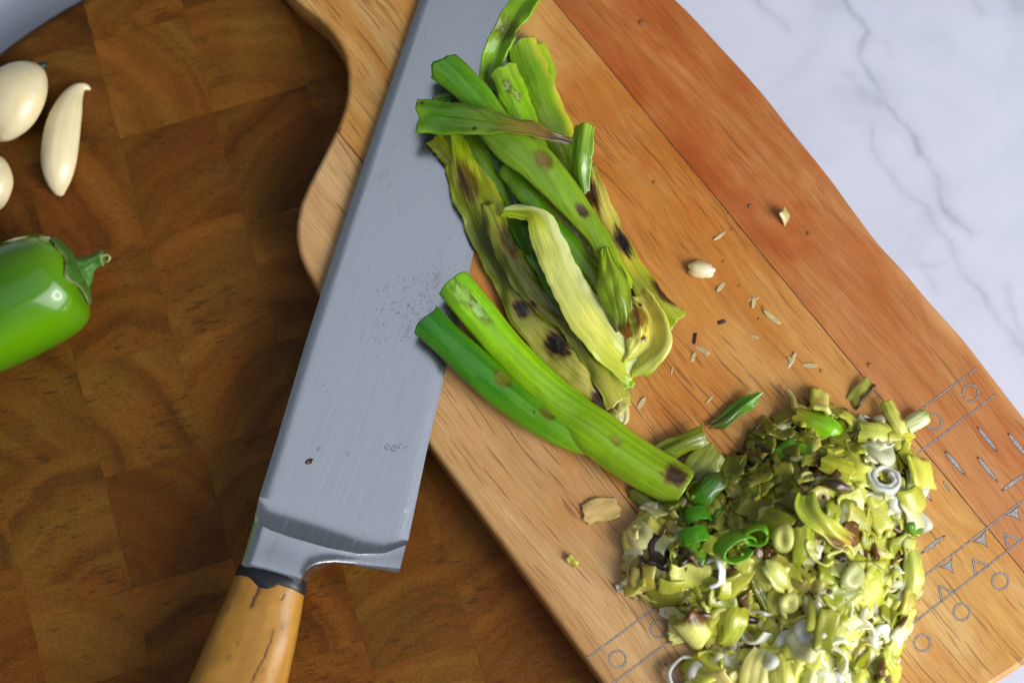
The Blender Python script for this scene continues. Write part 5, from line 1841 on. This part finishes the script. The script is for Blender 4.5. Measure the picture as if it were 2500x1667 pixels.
    # loose crumbs on the board
    pl, wt = lin((222, 218, 150)), lin((236, 232, 210))
    leaf("onion_bit", "lone translucent white bit with a soft shadow on the amber plank", [(1686, 654, 26, 0.6), (1700, 657, 40, 1.0), (1722, 660, 40, 1.0), (1739, 662, 22, 0.6)], 'arch', 0.34, ((0, lin((240, 226, 176))), (1, lin((248, 244, 226)))), thick=0.0012, seed=83.0, nu=24, nv=14, cat="scallion bit", mat=M_CHOP)
    place('sheet', 6, 1918, 530, 1.6, 0.9, 0.3, 0.9, 0.62, lin((226, 214, 150)), "lone glossy curled shaving on the reddish plank")
    place('sheet', 9, 2101, 958, 1.8, 0.25, -0.2, -0.75, 0.85, lin((204, 208, 96)), "lone lime diamond-shaped slice by the seam of the planks")
    leaf("wet_slice", "flat straw-coloured wet slice lying alone beside the scorched stem end", [(1426, 1258, 50, 0.5), (1450, 1250, 58, 0.8), (1482, 1240, 58, 0.8), (1508, 1234, 50, 0.5)], 'arch', 0.04, ((0, lin((228, 196, 128))), (1, lin((234, 204, 136)))), thick=0.0005, seed=81.0, nu=30, nv=14, mat=M_CHOP, cat="scallion bit", group=GH)
    place('crumb', 1, 1396, 1370, 1.2, 0.6, 0.2, -0.8, 1.1, lin((222, 212, 110)), "lone yellow crumb near the board's left edge")
    place('crumb', 2, 1520, 1430, 1.0, 0.2, 0.1, 0.4, 1.5, wt, "clear wet crumb just off the straw-coloured foot of the heap")
    place('crumb', 3, 1535, 1322, 1.0, 0.2, 0.1, 0.9, 0.9, BROWNS[0], "dark charred crumb at the straw-coloured edge of the heap")
    place('crumb', 0, 1762, 786, 0.2, 0.1, 0, 0.3, 0.6, BROWNS[0], "tiny dark brown wedge on the amber plank", sxyz=(1.5, 0.7, 0.3))
    place('crumb', 4, 1696, 826, 0.2, 0.1, 0, 1.4, 0.55, BROWNS[1], "tiny blackish sliver on the amber plank near the heap of leaves", sxyz=(2.0, 0.6, 0.3))
    place('disc', 2, 755, 1126, 2.9, 0.1, 0.0, 0.4, 0.28, BROWNS[0], "dark brown char speck stuck to the knife blade")
    crumbs = [(1757, 576, .6), (1840, 735, .7), (1885, 775, .9), (1841, 822, .9), (1715, 855, .8), (1692, 872, .9), (1932, 880, .8), (1975, 892, .7), (1838, 730, .6), (1760, 700, .7), (1720, 860, .7), (1930, 878, .6), (1640, 905, .5), (1565, 985, .6), (1732, 975, .5)]
    for i, (x, y, s) in enumerate(crumbs):
        place('disc', i, x, y, 0.3, R.uniform(-.2, .2), 0.1, R.uniform(0, 6), s * R.uniform(0.3, 0.6), lin((240, 220, 160)), "tiny straw-coloured wet crumb on the amber plank", "crumb", "tiny wet crumbs on the amber plank", ZT - 0.0002, (1.5, 0.6, 0.35))


build_heroes()

# ------------------------------------------------------------------ droplets
def drops(name, label, spots, zf):
    vs, fs = [], []
    for x, y, r in spots:
        c = U(x, y, zf(x, y))
        b = len(vs)
        na = 10
        rr = r * PXM
        vs.append(c + Vector((0, 0, rr * 0.55)))
        for f, hgt in ((0.55, 0.45), (0.9, 0.2), (1.0, -0.05)):
            for i in range(na):
                a = 2 * math.pi * i / na
                vs.append(c + Vector((rr * f * math.cos(a), rr * f * math.sin(a), rr * hgt)))
        for i in range(na):
            fs.append((b, b + 1 + i, b + 1 + (i + 1) % na))
        for k_ in range(2):
            for i in range(na):
                a0, a1 = b + 1 + k_ * na + i, b + 1 + k_ * na + (i + 1) % na
                fs.append((a0, a0 + na, a1 + na, a1))
    o = mesh_obj(name, vs, fs, M_WATER, True)
    tag(o, label, "droplets", kind="stuff")


sp = []
for i in range(320):
    t = R.random()
    x, y = 905 + 190 * t + R.gauss(0, 22), 800 - 190 * t * 0.6 + R.gauss(0, 55)
    # stay on the steel
    sx = 784 + (716 - y) * 0.33
    if sx + 20 < x < 1040 + (1100 - y) * 0.232:
        sp.append((x, y, R.uniform(0.8, 2.3)))
sp += [(782, 745, 6), (789, 938, 3), (777, 1094, 6), (848, 1108, 6), (945, 1090, 8), (960, 1094, 9), (975, 1088, 7), (990, 1092, 6)]
drops("water_droplets", "fine water droplets sprinkled over the knife blade", sp, lambda x, y: ZT + 0.0003 + 0.0030 - 0.0022 * min(1, max(0, (x - (784 + (716 - y) * 0.34)) / 350)))
sp = []
for i in range(8):
    sp.append((R.gauss(1800, 80), R.gauss(760, 110), R.uniform(1.5, 4.5)))
sp = [q for q in sp if q[0] > 1650 + (q[1] - 700) * 0.2]
sp += [(1830, 503, 6), (1973, 571, 6), (1786, 560, 4), (1597, 445, 5), (2122, 890, 6), (2005, 905, 5), (1565, 55, 7)]
drops("water_droplets", "fine water droplets sprinkled over the planks", sp, lambda x, y: ZT)
